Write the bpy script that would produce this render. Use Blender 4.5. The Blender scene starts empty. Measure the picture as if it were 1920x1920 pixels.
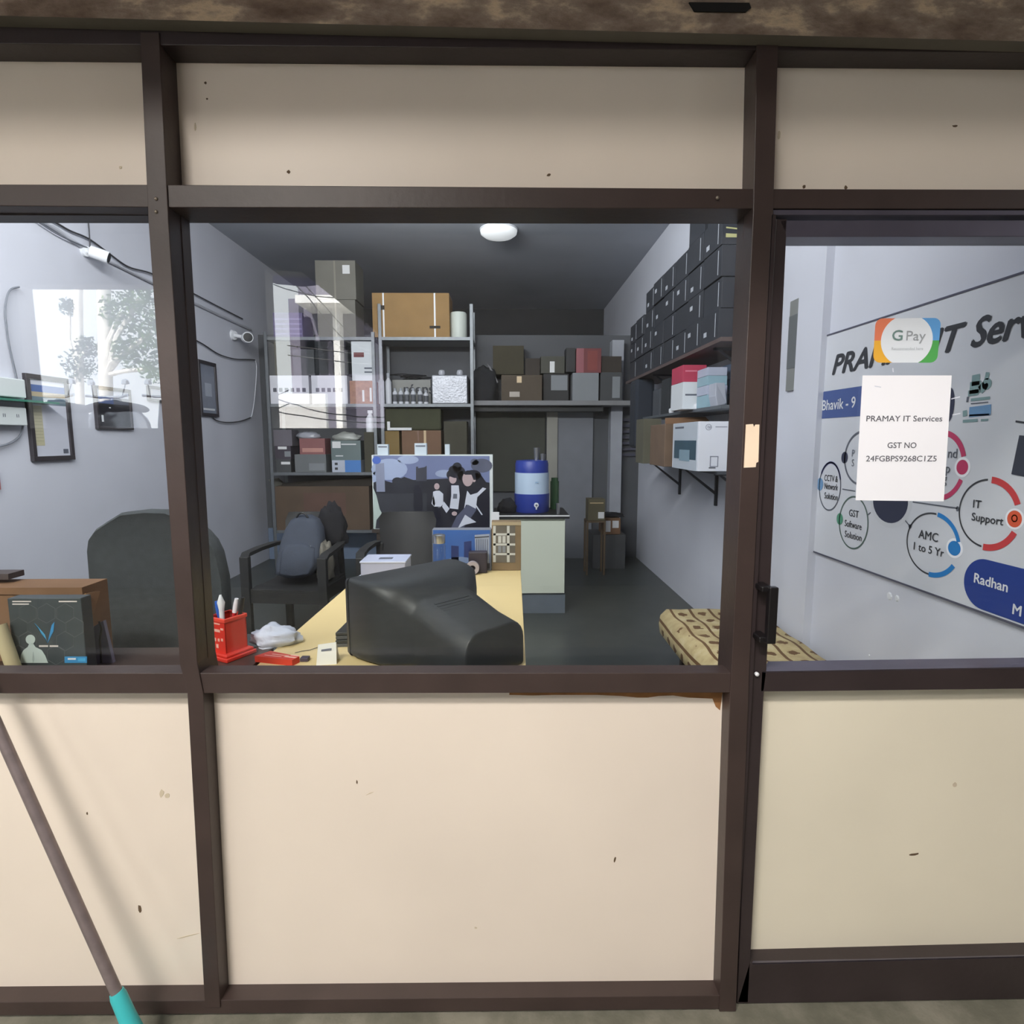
import bpy, math, random
from mathutils import Vector, Matrix, noise
random.seed(7)
SC = bpy.context.scene
COL = SC.collection
R = math.radians

# ------------------------------------------------------------------ camera
F, PIT, YAW, ROL = 1099.0, .123, .0139, -.001
EYE = Vector((0, 0, 1.5))
cp, sp, cy, sy, cr, sr = math.cos(PIT), math.sin(PIT), math.cos(YAW), math.sin(YAW), math.cos(ROL), math.sin(ROL)
FW = Vector((sy*cp, cy*cp, -sp)); RT0 = Vector((cy, -sy, 0)); UP0 = RT0.cross(FW)
RT = cr*RT0 + sr*UP0; UP = -sr*RT0 + cr*UP0
cd = bpy.data.cameras.new('camera'); cam = bpy.data.objects.new('camera', cd); COL.objects.link(cam)
cam.matrix_world = Matrix(((RT.x, UP.x, -FW.x, 0), (RT.y, UP.y, -FW.y, 0), (RT.z, UP.z, -FW.z, 1.5), (0, 0, 0, 1)))
cd.sensor_width = 36; cd.lens = 36*F/1920; cd.clip_start = .02; cd.clip_end = 200
SC.camera = cam

def ray(x, y): return FW + (x-960)/F*RT - (y-960)/F*UP
def aY(x, y, Y): d = ray(x, y); return EYE + d*(Y/d.y)
def aZ(x, y, Z): d = ray(x, y); return EYE + d*((Z-1.5)/d.z)
def aX(x, y, X): d = ray(x, y); return EYE + d*(X/d.x)

# ------------------------------------------------------------------ world, lights, exposure
SC.view_settings.view_transform = 'Standard'; SC.view_settings.look = 'None'
SC.view_settings.gamma = 1; SC.view_settings.exposure = 0; SC.view_settings.use_curve_mapping = False
w = bpy.data.worlds.new('sky'); SC.world = w; w.use_nodes = True
bg = w.node_tree.nodes['Background']; bg.inputs[0].default_value = (.93, .97, 1, 1); bg.inputs[1].default_value = 8.5
def area(name, loc, target, sx, sy_, power, col):
    l = bpy.data.lights.new(name, 'AREA'); l.shape = 'RECTANGLE'; l.size = sx; l.size_y = sy_; l.energy = power; l.color = col
    o = bpy.data.objects.new(name, l); COL.objects.link(o); o.location = loc
    o.rotation_euler = (Vector(target)-Vector(loc)).to_track_quat('-Z', 'Y').to_euler(); return o
sl = bpy.data.lights.new('sun', 'SUN'); sl.energy = 50; sl.angle = R(1); sl.color = (1, .95, .88); so = bpy.data.objects.new('sun', sl); COL.objects.link(so); so.rotation_euler = Vector((.25, -.75, -.95)).to_track_quat('-Z', 'Y').to_euler()
area('added_daylight_high', (-1.3, -1.9, 4.4), (-.2, 1.4, .5), 1.6, .16, 212, (1, .95, .9))  # area lamp added under the porch roof to brighten the lower panels
area('added_daylight_mid', (-1.5, -1.9, 3.45), (0, 1.4, 1.4), 1.3, .06, 50, (1, .94, .86))  # second added lamp under the roof, cut off by the canopy on the top panels
area('added_daylight_left', (-4.9, -1.2, 3.2), (0, 1.4, .8), .6, .4, 28, (1, .96, .92))  # added fill lamp at a closed porch end, lights the panels from the side
area('added_daylight_right', (5.2, -1.6, 2.9), (0, 1.4, 1.0), .6, .5, 16, (.96, .97, 1))  # weaker added fill lamp near the right end wall
area('added_ceiling_fill', (-.7, 4.35, 3.19), (-.4, 4.6, 3.6), 1.2, .10, 30, (.95, .98, 1))  # unseen lamp added to brighten the ceiling, no fitting there
area('added_shop_fill', (-1.1, 1.56, 2.95), (-1.2, 4, 3.1), 2.4, .2, 136, (.985, .985, 1))  # unseen fill lamp added above the window to light the shop walls

# ------------------------------------------------------------------ materials
def lin(c): return tuple((v/255/12.92 if v/255 <= .04045 else ((v/255+.055)/1.055)**2.4) for v in c)
MATS = {}
def M(name, rgb, rough=.6, metal=0, var=0.06, scale=6, bump=0, spec=.5, coat=0):
    if name in MATS: return MATS[name]
    m = bpy.data.materials.new(name); m.use_nodes = True; nt = m.node_tree; b = nt.nodes['Principled BSDF']
    c = lin(rgb); b.inputs['Roughness'].default_value = rough; b.inputs['Metallic'].default_value = metal
    b.inputs['Specular IOR Level'].default_value = spec; b.inputs['Coat Weight'].default_value = coat
    tc = nt.nodes.new('ShaderNodeTexCoord'); n = nt.nodes.new('ShaderNodeTexNoise')
    n.inputs['Scale'].default_value = scale; n.inputs['Detail'].default_value = 5
    nt.links.new(tc.outputs['Object'], n.inputs['Vector'])
    r = nt.nodes.new('ShaderNodeValToRGB'); r.color_ramp.elements[0].position = .3; r.color_ramp.elements[1].position = .7
    r.color_ramp.elements[0].color = tuple(max(0, v*(1-var)) for v in c)+(1,)
    r.color_ramp.elements[1].color = tuple(min(1, v*(1+var)) for v in c)+(1,)
    nt.links.new(n.outputs['Fac'], r.inputs[0]); nt.links.new(r.outputs[0], b.inputs['Base Color'])
    if bump:
        n2 = nt.nodes.new('ShaderNodeTexNoise'); n2.inputs['Scale'].default_value = scale*6; n2.inputs['Detail'].default_value = 6
        nt.links.new(tc.outputs['Object'], n2.inputs['Vector'])
        bp_ = nt.nodes.new('ShaderNodeBump'); bp_.inputs['Strength'].default_value = bump; bp_.inputs['Distance'].default_value = .01
        nt.links.new(n2.outputs['Fac'], bp_.inputs['Height']); nt.links.new(bp_.outputs[0], b.inputs['Normal'])
    MATS[name] = m; return m
def emat(name, rgb, st):
    m = bpy.data.materials.new(name); m.use_nodes = True; b = m.node_tree.nodes['Principled BSDF']
    b.inputs['Base Color'].default_value = lin(rgb)+(1,); b.inputs['Emission Color'].default_value = lin(rgb)+(1,); b.inputs['Emission Strength'].default_value = st
    MATS[name] = m; return m
def clear(name, tint=(1, 1, 1), ior=1.5, rough=0):
    m = bpy.data.materials.new(name); m.use_nodes = True; nt = m.node_tree; nt.nodes.clear()
    o = nt.nodes.new('ShaderNodeOutputMaterial'); mx = nt.nodes.new('ShaderNodeMixShader'); t = nt.nodes.new('ShaderNodeBsdfTransparent')
    g = nt.nodes.new('ShaderNodeBsdfGlossy'); f = nt.nodes.new('ShaderNodeFresnel')
    t.inputs[0].default_value = tint+(1,); g.inputs['Roughness'].default_value = rough; 
    ge = nt.nodes.new('ShaderNodeNewGeometry'); ma = nt.nodes.new('ShaderNodeMath'); ma.operation = 'MULTIPLY_ADD'; ma.inputs[1].default_value = 1/ior-ior; ma.inputs[2].default_value = ior
    nt.links.new(ge.outputs['Backfacing'], ma.inputs[0]); nt.links.new(ma.outputs[0], f.inputs[0])
    nt.links.new(f.outputs[0], mx.inputs[0]); nt.links.new(t.outputs[0], mx.inputs[1]); nt.links.new(g.outputs[0], mx.inputs[2]); nt.links.new(mx.outputs[0], o.inputs[0])
    MATS[name] = m; return m
def mottled(name, cols, scale, rough=.9, bump=.3, vec=(1, 1, 1), detail=8):
    m = bpy.data.materials.new(name); m.use_nodes = True; nt = m.node_tree; b = nt.nodes['Principled BSDF']; b.inputs['Roughness'].default_value = rough
    tc = nt.nodes.new('ShaderNodeTexCoord'); mp = nt.nodes.new('ShaderNodeMapping'); mp.inputs['Scale'].default_value = vec
    n = nt.nodes.new('ShaderNodeTexNoise'); n.inputs['Scale'].default_value = scale; n.inputs['Detail'].default_value = detail; n.inputs['Roughness'].default_value = .65
    nt.links.new(tc.outputs['Object'], mp.inputs[0]); nt.links.new(mp.outputs[0], n.inputs['Vector'])
    r = nt.nodes.new('ShaderNodeValToRGB'); el = r.color_ramp.elements
    while len(el) < len(cols): el.new(.5)
    for e, (p, c) in zip(el, cols): e.position = p; e.color = lin(c)+(1,)
    nt.links.new(n.outputs['Fac'], r.inputs[0]); nt.links.new(r.outputs[0], b.inputs['Base Color'])
    bp_ = nt.nodes.new('ShaderNodeBump'); bp_.inputs['Strength'].default_value = bump; bp_.inputs['Distance'].default_value = .02
    nt.links.new(n.outputs['Fac'], bp_.inputs['Height']); nt.links.new(bp_.outputs[0], b.inputs['Normal'])
    MATS[name] = m; return m

BROWN = M('brown_painted_frame', (62, 50, 47), .42, 0, .12, 9, .05)
BROWND = M('dark_door_frame', (52, 43, 44), .38, 0, .1, 9, .05)
CREAM = M('cream_laminate', (228, 216, 202), .42, 0, .035, 2.2, 0)
CREAM2 = M('cream_laminate_door', (224, 216, 196), .42, 0, .04, 2.2, 0)
WALLM = M('pale_blue_grey_paint', (208, 210, 220), .85, 0, .05, 1.6, .03)
CEILM = M('ceiling_paint', (176, 180, 188), .9, 0, .08, 1.2, .02)
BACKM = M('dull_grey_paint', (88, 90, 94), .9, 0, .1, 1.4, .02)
FLOORM = mottled('dark_polished_stone_floor', [(0, (52, 56, 54)), (.5, (66, 70, 68)), (1, (84, 86, 82))], 3, .35, .03)
GROUNDM = mottled('weathered_concrete_ground', [(0.2, (84, 84, 72)), (.45, (112, 110, 96)), (.6, (134, 130, 116)), (.8, (150, 146, 132))], 5, .95, .3)
BEAMM = mottled('peeling_plaster_beam', [(.3, (96, 78, 66)), (.44, (128, 110, 96)), (.54, (150, 134, 120)), (.64, (206, 184, 156)), (.8, (150, 138, 126))], 7, .95, .7, (1, 1, 2.2))
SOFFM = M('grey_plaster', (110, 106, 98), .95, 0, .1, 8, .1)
GLASS = clear('window_glass', (.97, .985, .98), 1.5)
BLACK = M('black_plastic', (30, 31, 33), .45, 0, .08)
BLK2 = M('black_matte_patch', (14, 14, 15), .7)
WHITE = M('white_plastic', (226, 228, 232), .45, 0, .03)
PAPER = M('white_paper', (246, 246, 252), .8, 0, .01)
STEEL = M('brushed_steel', (178, 180, 184), .3, 1, .06, 12)
KRAFT = M('kraft_cardboard', (166, 126, 82), .85, 0, .1, 5, .05)
KRAFTD = M('brown_cardboard', (126, 94, 68), .85, 0, .12, 5, .05)
INK = M('dark_grey_ink', (58, 60, 66), .7, 0, 0)

# ------------------------------------------------------------------ mesh builder
def tag(o, label=None, cat=None, group=None, kind=None):
    if label: o['label'] = label
    if cat: o['category'] = cat
    if group: o['group'] = group
    if kind: o['kind'] = kind
    return o
def thing(name, loc, label, cat, group=None):
    o = bpy.data.objects.new(name, None); o.empty_display_size = .05; COL.objects.link(o); o.location = loc
    return tag(o, label, cat, group)
class MB:
    def __init__(s, M_=None): s.v = []; s.f = []; s.mi = []; s.mats = []; s.M = M_ or Matrix.Identity(4)
    def m(s, mat):
        if mat not in s.mats: s.mats.append(mat)
        return s.mats.index(mat)
    def add(s, vs, fs, mat, raw=False):
        o = len(s.v); s.v += [(Vector(p) if raw else s.M @ Vector(p)) for p in vs]
        k = s.m(mat)
        for f in fs: s.f.append([o+i for i in f]); s.mi.append(k)
        return s
    def box(s, x0, x1, y0, y1, z0, z1, mat):
        vs = [(x, y, z) for x in (x0, x1) for y in (y0, y1) for z in (z0, z1)]
        return s.add(vs, [(0, 1, 3, 2), (4, 6, 7, 5), (0, 4, 5, 1), (2, 3, 7, 6), (0, 2, 6, 4), (1, 5, 7, 3)], mat)
    def prism(s, pts, ext, mat, ends=True):
        n = len(pts); e = Vector(ext); vs = [Vector(p) for p in pts]+[Vector(p)+e for p in pts]
        fs = [(i, (i+1) % n, n+(i+1) % n, n+i) for i in range(n)]
        if ends: fs += [tuple(range(n))[::-1], tuple(range(n, 2*n))]
        return s.add(vs, fs, mat)
    def poly(s, pts, mat): return s.add(pts, [tuple(range(len(pts)))], mat)
    def loft(s, secs, mat, cap=True, closed=True):
        n = len(secs[0]); vs = [p for q in secs for p in q]; fs = []
        for k in range(len(secs)-1):
            for i in range(n if closed else n-1):
                j = (i+1) % n; fs.append((k*n+i, k*n+j, (k+1)*n+j, (k+1)*n+i))
        if cap: fs += [tuple(range(n))[::-1], tuple(range((len(secs)-1)*n, len(secs)*n))]
        return s.add(vs, fs, mat)
    def lathe(s, prof, c, mat, n=24, axis=(0, 0, 1)):
        a = Vector(axis).normalized(); u = a.orthogonal().normalized(); w_ = a.cross(u); c = Vector(c)
        return s.loft([[c+a*h+(u*math.cos(2*math.pi*i/n)+w_*math.sin(2*math.pi*i/n))*r for i in range(n)] for r, h in prof], mat)
    def cyl(s, p0, p1, r0, r1, mat, n=16):
        p0 = Vector(p0); a = Vector(p1)-p0; return s.lathe([(r0, 0), (r1, a.length)], p0, mat, n, a)
    def tube(s, pts, r, mat, n=8):
        pts = [Vector(p) for p in pts]; secs = []; prev = None
        for i, p in enumerate(pts):
            t = (pts[min(i+1, len(pts)-1)]-pts[max(i-1, 0)]).normalized()
            u = t.orthogonal().normalized() if prev is None else (prev-t*prev.dot(t)).normalized()
            prev = u; w_ = t.cross(u)
            secs.append([p+(u*math.cos(2*math.pi*k/n)+w_*math.sin(2*math.pi*k/n))*r for k in range(n)])
        return s.loft(secs, mat)
    def text(s, st, org, ux, uy, size, mat, bold=0, align='LEFT', shear=0, width=None, depth=.0006):
        cu = bpy.data.curves.new('t', 'FONT'); cu.body = st; cu.size = size; cu.align_x = align; cu.shear = shear; cu.resolution_u = 3
        o = bpy.data.objects.new('t', cu); COL.objects.link(o); bpy.context.view_layer.update()
        me = bpy.data.meshes.new_from_object(o.evaluated_get(bpy.context.evaluated_depsgraph_get()))
        ux = Vector(ux); uy = Vector(uy); nz = ux.cross(uy).normalized()*depth; org = Vector(org)
        k = 1
        if width and me.vertices:
            xs = [v.co.x for v in me.vertices]; k = width/(max(xs)-min(xs))
        for bx, by in ([(0, 0)] if not bold else [(0, 0), (bold, 0), (-bold, 0), (0, bold*.7), (0, -bold*.7)]):
            s.add([org+ux*(v.co.x*k+bx)+uy*(v.co.y+by)+nz*(1+.1*len(s.f)/10000) for v in me.vertices], [tuple(p.vertices) for p in me.polygons], mat)
        bpy.data.objects.remove(o); bpy.data.curves.remove(cu); bpy.data.meshes.remove(me); return s
    def build(s, name, parent=None, bevel=0, seg=2, smooth=0, sub=0):
        off = parent_loc(parent) if parent else Vector()
        me = bpy.data.meshes.new(name); me.from_pydata([v-off for v in s.v], [], s.f); me.update()
        for mt in s.mats: me.materials.append(mt)
        me.polygons.foreach_set('material_index', s.mi)
        if smooth:
            me.polygons.foreach_set('use_smooth', [True]*len(me.polygons)); me.set_sharp_from_angle(angle=R(smooth))
        o = bpy.data.objects.new(name, me); COL.objects.link(o)
        if parent: o.parent = parent
        if bevel:
            b = o.modifiers.new('bevel', 'BEVEL'); b.width = bevel; b.segments = seg; b.limit_method = 'ANGLE'; b.angle_limit = R(35); b.harden_normals = False
        if sub:
            b = o.modifiers.new('sub', 'SUBSURF'); b.levels = sub; b.render_levels = sub
        return o
    def solo(s, name, label, cat, group=None, **k):
        c = Vector((sum(v.x for v in s.v)/len(s.v), sum(v.y for v in s.v)/len(s.v), min(v.z for v in s.v)))
        s.v = [v-c for v in s.v]; o = s.build(name, None, **k); o.location = c; return tag(o, label, cat, group)
def parent_loc(p):
    v = Vector()
    while p: v += p.location; p = p.parent
    return v
def fq(pts, Y): return [aY(x, y, Y) for x, y in pts]

# ------------------------------------------------------------------ setting: room, porch, ground
XL, XR, YB, ZC, ZF = -2.78, 1.58, 6.87, 3.53, .1
YF, YP, YG = 1.37, 1.43, 1.455
def struct(mb, name, **k): return tag(mb.build(name, None, **k), kind='structure')
struct(MB().box(XL-.3, XR+.3, 1.46, 9.5, -.2, ZF, FLOORM), 'floor')
struct(MB().box(XL-.15, XL, 1.36, 9.5, -.1, ZC+.1, WALLM), 'wall_left')
struct(MB().box(XR, XR+.15, 1.36, 9.5, -.1, ZC+.1, WALLM), 'wall_right')
struct(MB().box(XL-.15, XR+.15, 1.0, 9.6, ZC, ZC+.15, CEILM), 'ceiling')
bk = MB().box(XL, XR, YB, YB+.15, ZF, 2.68, BACKM); bk.box(XL, XR, YB+.15, 9.5, 2.5, 2.68, BACKM); bk.box(XL, XR, 9.5, 9.6, 2.5, ZC, M('recess_back', (60, 62, 64), .9))  # recess above the wall added so this area falls dark
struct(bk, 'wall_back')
struct(MB().box(-6, 6, -3.2, 1.46, -.2, -.005, GROUNDM), 'floor_porch')
# corner pilaster on the right wall and a pipe column at the back
p0 = aX(1545, 800, XR); p1 = aX(1498, 800, XR)
struct(MB().box(XR-.04, XR+.01, p0.y, p1.y, ZF, ZC, WALLM), 'trim_pilaster')
a = aY(1142, 900, 6.75); b = aY(1163, 900, 6.75)
struct(MB().box(a.x, b.x, 6.7, YB, ZF, 2.6, M('grey_duct', (158, 161, 168), .8)), 'trim_pipe_duct')
# back doorway under the added dark recess
dm = M('olive_door_paint', (62, 64, 56), .8, 0, .15, 3); lj = M('pale_jamb', (150, 148, 140), .7)
d = MB(); q = lambda x, y, Y=6.85: aY(x, y, Y)
pa, pb = q(892, 770), q(1022, 770); d.box(pa.x, pb.x, 6.82, YB, .9, pa.z, dm)
pa, pb = q(1025, 770), q(1045, 770); d.box(pa.x, pb.x, 6.8, YB, ZF, pa.z, lj)
pa, pb = q(1045, 772), q(1112, 772); d.box(pa.x, pb.x, 6.83, YB, ZF, pa.z, M('grey_door_paint', (122, 125, 132), .8))
struct(d, 'door_2')
pa, pb = q(1165, 785), q(1200, 850)
lv = MB()
for k in range(7): z = pa.z-(pa.z-pb.z)*k/6; lv.box(pa.x, XR, 6.82, YB, z-.03, z, M('slat_grey_violet', (74, 74, 88), .7))
struct(lv, 'window_3')
# bluish lower wall paint at back left
tag(MB().box(XL+.01, -.3, 6.85, YB, ZF, .47, M('blue_dado_paint', (118, 134, 158), .8)).build('trim_dado'), kind='structure')
# beam over the shopfront
bm_ = MB(); l0, l1 = aY(-500, 17, 1.335), aY(2500, 92, 1.335)
bm_.add([l0, l1, (l1.x, 1.335, 3.6), (l0.x, 1.335, 3.6), (l0.x, 1.369, l0.z), (l1.x, 1.369, l1.z), (l1.x, 1.369, 3.6), (l0.x, 1.369, 3.6)],
        [(0, 1, 2, 3), (0, 4, 5, 1), (4, 7, 6, 5), (3, 2, 6, 7), (0, 3, 7, 4), (1, 5, 6, 2)], BEAMM)
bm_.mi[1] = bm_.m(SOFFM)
a, b = aY(1292, 4, 1.33), aY(1408, 22, 1.33)
bm_.prism([(a.x, 1.33, a.z), (a.x+.012, 1.33, b.z), (b.x-.01, 1.33, b.z), (b.x, 1.33, b.z+.008), (b.x-.004, 1.33, a.z)], (0, .003, 0), BLK2)  # small near-black patch on the beam face
struct(bm_, 'trim_beam')
struct(MB().box(-6, 6, .36, 1.34, 2.60, 2.74, BEAMM), 'trim_canopy')
# porch: opposite wall with two openings, roof, side walls added to shut out sky light
PM = M('porch_plaster', (138, 136, 136), .95, 0, .15, 1.2, .1)
YO = -3.0; YV = 2*YG-YO
def rf(x, y, Yr=YO): p = aY(x, y, 2*YG-Yr); return Vector((p.x, Yr, p.z))
o1l, o1r = rf(36, 600).x, rf(338, 600).x; o2l, o2r = rf(500, 600).x, rf(716, 600).x
zt1 = rf(160, 533).z; zb = rf(400, 803).z; zt2 = rf(530, 505).z
pw = MB()
pw.box(-6, o1l, YO-.2, YO, 0, 4.6, PM); pw.box(o1l, o1r, YO-.2, YO, 0, zb, PM); pw.box(o1l, o1r, YO-.2, YO, zt1, 4.6, PM)
pw.box(o1r, o2l, YO-.2, YO, 0, 4.6, PM); pw.box(o2l, o2r, YO-.2, YO, 0, zb, PM)
e1, e2 = rf(566, 510), rf(716, 630)
pw.prism([(o2l, YO, zt2), (e1.x, YO, e1.z), (o2r, YO, e2.z), (o2r, YO, 4.6), (o2l, YO, 4.6)], (0, -.2, 0), PM)
pw.box(o2r, 6, YO-.2, YO, 0, 4.6, PM)
struct(pw, 'wall_porch')
struct(MB().box(-6.2, -6, YO-.2, 1.5, -.2, 4.6, PM), 'wall_sky_block_left'); struct(MB().box(6, 6.2, YO-.2, 1.5, -.2, 4.6, PM), 'wall_sky_block_right')
struct(MB().box(-6.2, 6.2, YO-.2, 1.5, 4.5, 4.7, PM), 'ceiling_porch')
fr = MB().box(-6, XL, 1.40, 1.5, -.1, 4.5, PM); fr.box(XR, 6, 1.40, 1.5, -.1, 4.5, PM); fr.box(XL, XR, 1.40, 1.5, 2.5, 4.5, PM)
struct(fr, 'wall_front')

# ------------------------------------------------------------------ shopfront
def bar(pts, mat, name, root, y0=YF, y1=1.5, bev=.0015):
    """a frame member: outline on its front plane, pushed back to y1"""
    P = fq(pts, y0); m = MB(); m.prism(P, (0, y1-y0, 0), mat); return m.build(name, root, bevel=bev)
def part(name, label, mb, root, **k): o = mb.build(name, root, **k); (label and tag(o, label)); return o
fs = bpy.data.objects.new('trim_shopfront', None); COL.objects.link(fs); tag(fs, kind='structure')
bar([(-900, -60), (2700, -60), (2700, 105), (-900, 74)], BROWND, 'head_rail', fs)
bar([(-900, 344), (284, 346), (1430, 354), (2700, 357), (2700, 392), (1450, 391), (330, 389), (-900, 378)], BROWN, 'transom', fs, y1=1.465)
bar([(-900, 1262), (1392, 1262), (1392, 1299), (400, 1300), (-900, 1301)], BROWN, 'sill_rail', fs, y1=1.42)
bar([(-900, 1888), (1350, 1867), (1368, 1867), (1368, 1892), (400, 1901), (-900, 1912)], BROWN, 'bottom_rail', fs, y1=1.43)
bar([(262, 60), (298, 60), (316, 415), (370, 1245), (381, 1300), (413, 1890), (384, 1890), (351, 1300), (337, 1245), (278, 415)], BROWN, 'mullion', fs, YF-.004, 1.457)
bar([(1420, 60), (1460, 60), (1450, 400), (1448, 404), (1405, 1262), (1404, 1300), (1380, 1897), (1349, 1897), (1369, 1300), (1372, 1250), (1412, 400)], BROWN, 'mullion', fs, YF-.004, 1.457)
YP2 = 1.415; YD = 1.385
def panel(pts, name_, mat=CREAM, chip=False):
    m = MB(); m.prism(fq(pts, YP2 if max(p[1] for p in pts) > 1000 else YP), (0, .012, 0), mat); return m
part('panel', None, panel([(-900, 80), (275, 90), (292, 360), (-900, 360)], ''), fs)
part('panel', None, panel([(300, 90), (1430, 108), (1420, 370), (318, 365)], ''), fs)
part('panel', None, panel([(1440, 108), (2700, 115), (2700, 372), (1430, 368)], ''), fs)
part('panel', None, panel([(-900, 1285), (370, 1285), (398, 1868), (-900, 1872)], ''), fs)
m = panel([(395, 1285), (1365, 1285), (1340, 1860), (425, 1870)], '')
# torn laminate edge showing brown backing at the top right corner
br = M('bare_hardboard', (150, 104, 62), .9, 0, .2, 30)
P = fq([(955, 1290), (955, 1303), (1000, 1304), (1040, 1303), (1085, 1303), (1120, 1303), (1165, 1305), (1195, 1308), (1215, 1308), (1235, 1305), (1262, 1304), (1290, 1308), (1336, 1310), (1342, 1325), (1350, 1332), (1356, 1290)], YP2-.001)
m.prism(P, (0, .001, 0), br); part('panel', None, m, fs)
# stains and screw marks
mk = M('dark_scuff', (96, 78, 58), .9); lt = M('light_scuff', (198, 184, 160), .9)
sm = MB()
def blob(x, y, rx, ry, mat, n=9, ang=0):
    P = []
    for i in range(n):
        t = 2*math.pi*i/n; k = random.uniform(.7, 1.15); dx, dy = rx*k*math.cos(t), ry*k*math.sin(t)
        P.append((x+dx*math.cos(ang)-dy*math.sin(ang), y+dx*math.sin(ang)+dy*math.cos(ang)))
    sm.prism(fq(P, ((YP2 if x < 1390 else YD+.045) if y > 1000 else YP)-.0008), (0, .0008, 0), mat)
for x, y, rx, ry, mt, an in [(541, 322, 4, 4, mk, 0), (1029, 328, 4, 3, mk, 0), (385, 155, 2.5, 3, mk, 0), (388, 185, 2, 2, mk, 0), (366, 238, 2, 8, lt, 0), (1791, 236, 5, 2, mk, 0),
                         (226, 314, 3, 3, lt, 0), (262, 1704, 3, 8, mk, -.2), (163, 1525, 1.5, 3, mk, 0), (303, 1488, 5, 8, lt, .3), (313, 1492, 5, 4, lt, 0), (1153, 1612, 2, 7, mk, .25), (1714, 1602, 10, 2, mk, -.15),
                         (669, 1466, 1.5, 4, mk, 0), (693, 1488, 11, 1, lt, -.4), (1790, 1472, 4, 5, lt, 0), (892, 1740, 3, 2, lt, 0), (350, 1756, 22, 1, lt, -.25), (1508, 350, 3, 4, mk, 0), (1586, 351, 3, 4, mk, 0), (1461, 254, 3, 8, lt, 0)]:
    blob(x, y, rx, ry, mt, ang=an)
part('scuff_marks', None, sm, fs)['kind'] = 'stuff'
# bolts
bo = MB()
for x, y in [(293, 373), (293, 397), (1345, 371)]:
    c = aY(x, y, YF-.004); bo.lathe([(.004, .0), (.0038, .002), (.002, .0035), (0.0002, .004)], c, M('worn_screw', (150, 140, 128), .4, .6), 12, (0, -1, 0))
part('screw', None, bo, fs)
# torn cream latch cutout on the mullion
P = fq([(1399, 796), (1412, 795), (1414, 801), (1417, 796), (1424, 796), (1422, 866), (1418, 868), (1417, 876), (1395, 877)], YF-.006)
part('latch_plate', 'cream paper patch on the mullion', MB().prism(P, (0, .003, 0), M('peach_card', (240, 218, 192), .8)), fs)

# window 1: sliding sash and pane
w1 = bpy.data.objects.new('window_1', None); COL.objects.link(w1); tag(w1, kind='structure')
m = MB(); Y1 = 1.415
m.prism(fq([(316, 400), (339, 400), (391, 1250), (360, 1250)], Y1), (0, .037, 0), BROWN)
m.prism(fq([(1395, 400), (1420, 400), (1380, 1258), (1364, 1258)], Y1), (0, .037, 0), BROWN)
m.prism(fq([(316, 385), (1420, 385), (1420, 405), (316, 397)], Y1), (0, .05, 0), BROWND)
m.prism(fq([(360, 1251), (1390, 1250), (1390, 1275), (360, 1275)], Y1), (0, .012, 0), BROWN)
part('sash_frame', None, m, w1, bevel=.0015)
part('pane', None, MB().prism(fq([(330, 400), (1400, 410), (1368, 1256), (384, 1254)], YG), (0, .005, 0), GLASS), w1)
w2 = bpy.data.objects.new('window_2', None); COL.objects.link(w2); tag(w2, kind='structure')
m = MB(); m.prism(fq([(-900, 375), (300, 385), (300, 404), (-900, 402)], Y1), (0, .05, 0), BROWND)
m.prism(fq([(-900, 1252), (352, 1250), (352, 1275), (-900, 1275)], Y1), (0, .012, 0), BROWN)
part('sash_frame', None, m, w2, bevel=.0015)
part('pane', None, MB().prism(fq([(-900, 395), (300, 400), (352, 1256), (-900, 1258)], YG), (0, .005, 0), GLASS), w2)

# door 1
YD = 1.385
d1 = bpy.data.objects.new('door_1', None); COL.objects.link(d1); tag(d1, kind='structure')
DS = M('door_sheen_in_colour', (104, 100, 114), .34, .55, .08, 9)  # frame metal lightened and tinted to carry the bluish sheen
part('door_frame', None, MB().prism(fq([(1445, 393), (2700, 395), (2700, 404), (1444, 403)], 1.372), (0, .06, 0), DS), d1, bevel=.0015)
part('door_frame', None, MB().prism(fq([(1449, 400), (1455, 403), (1411, 1290), (1378, 1890), (1374, 1890), (1403, 1290)], 1.372), (0, .05, 0), BROWND), d1)
m = MB(); m.prism(fq([(1455, 410), (1476, 410), (1437, 1262), (1432, 1300), (1403, 1880), (1382, 1880), (1409, 1262)], YD), (0, .05, 0), BROWND)
part('stile', None, m, d1, bevel=.0015)
part('top_rail', None, MB().prism(fq([(1462, 413), (2700, 412), (2700, 443), (1474, 444)], YD), (0, .065, 0), DS), d1, bevel=.0015)
part('middle_rail', None, MB().prism(fq([(1428, 1259), (2700, 1238), (2700, 1283), (1426, 1297)], YD), (0, .05, 0), BROWND), d1, bevel=.0015)
m = MB(); a, b, c, e = fq([(1430, 1259), (2700, 1238)], YD-.001)+fq([(2700, 1222), (1440, 1240)], YD+.05)
m.poly([a, b, c, e], DS); m.poly([p-Vector((0, 0, .003)) for p in (e, c, b, a)], DS); part('glazing_bead', None, m, d1)
part('bottom_rail', None, MB().prism(fq([(1404, 1808), (2700, 1775), (2700, 1860), (1382, 1882)], YD), (0, .05, 0), BROWND), d1, bevel=.0015)
m = MB(); a, b, c, e = fq([(1410, 1806), (2700, 1773)], YD-.001)+fq([(2700, 1757), (1418, 1786)], YD+.05)
m.poly([a, b, c, e], DS); m.poly([p-Vector((0, 0, .003)) for p in (e, c, b, a)], DS); part('glazing_bead', None, m, d1)
part('panel', None, MB().prism(fq([(1420, 1285), (2700, 1270), (2700, 1775), (1404, 1800)], YD+.045), (0, .01, 0), CREAM2), d1)
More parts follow.
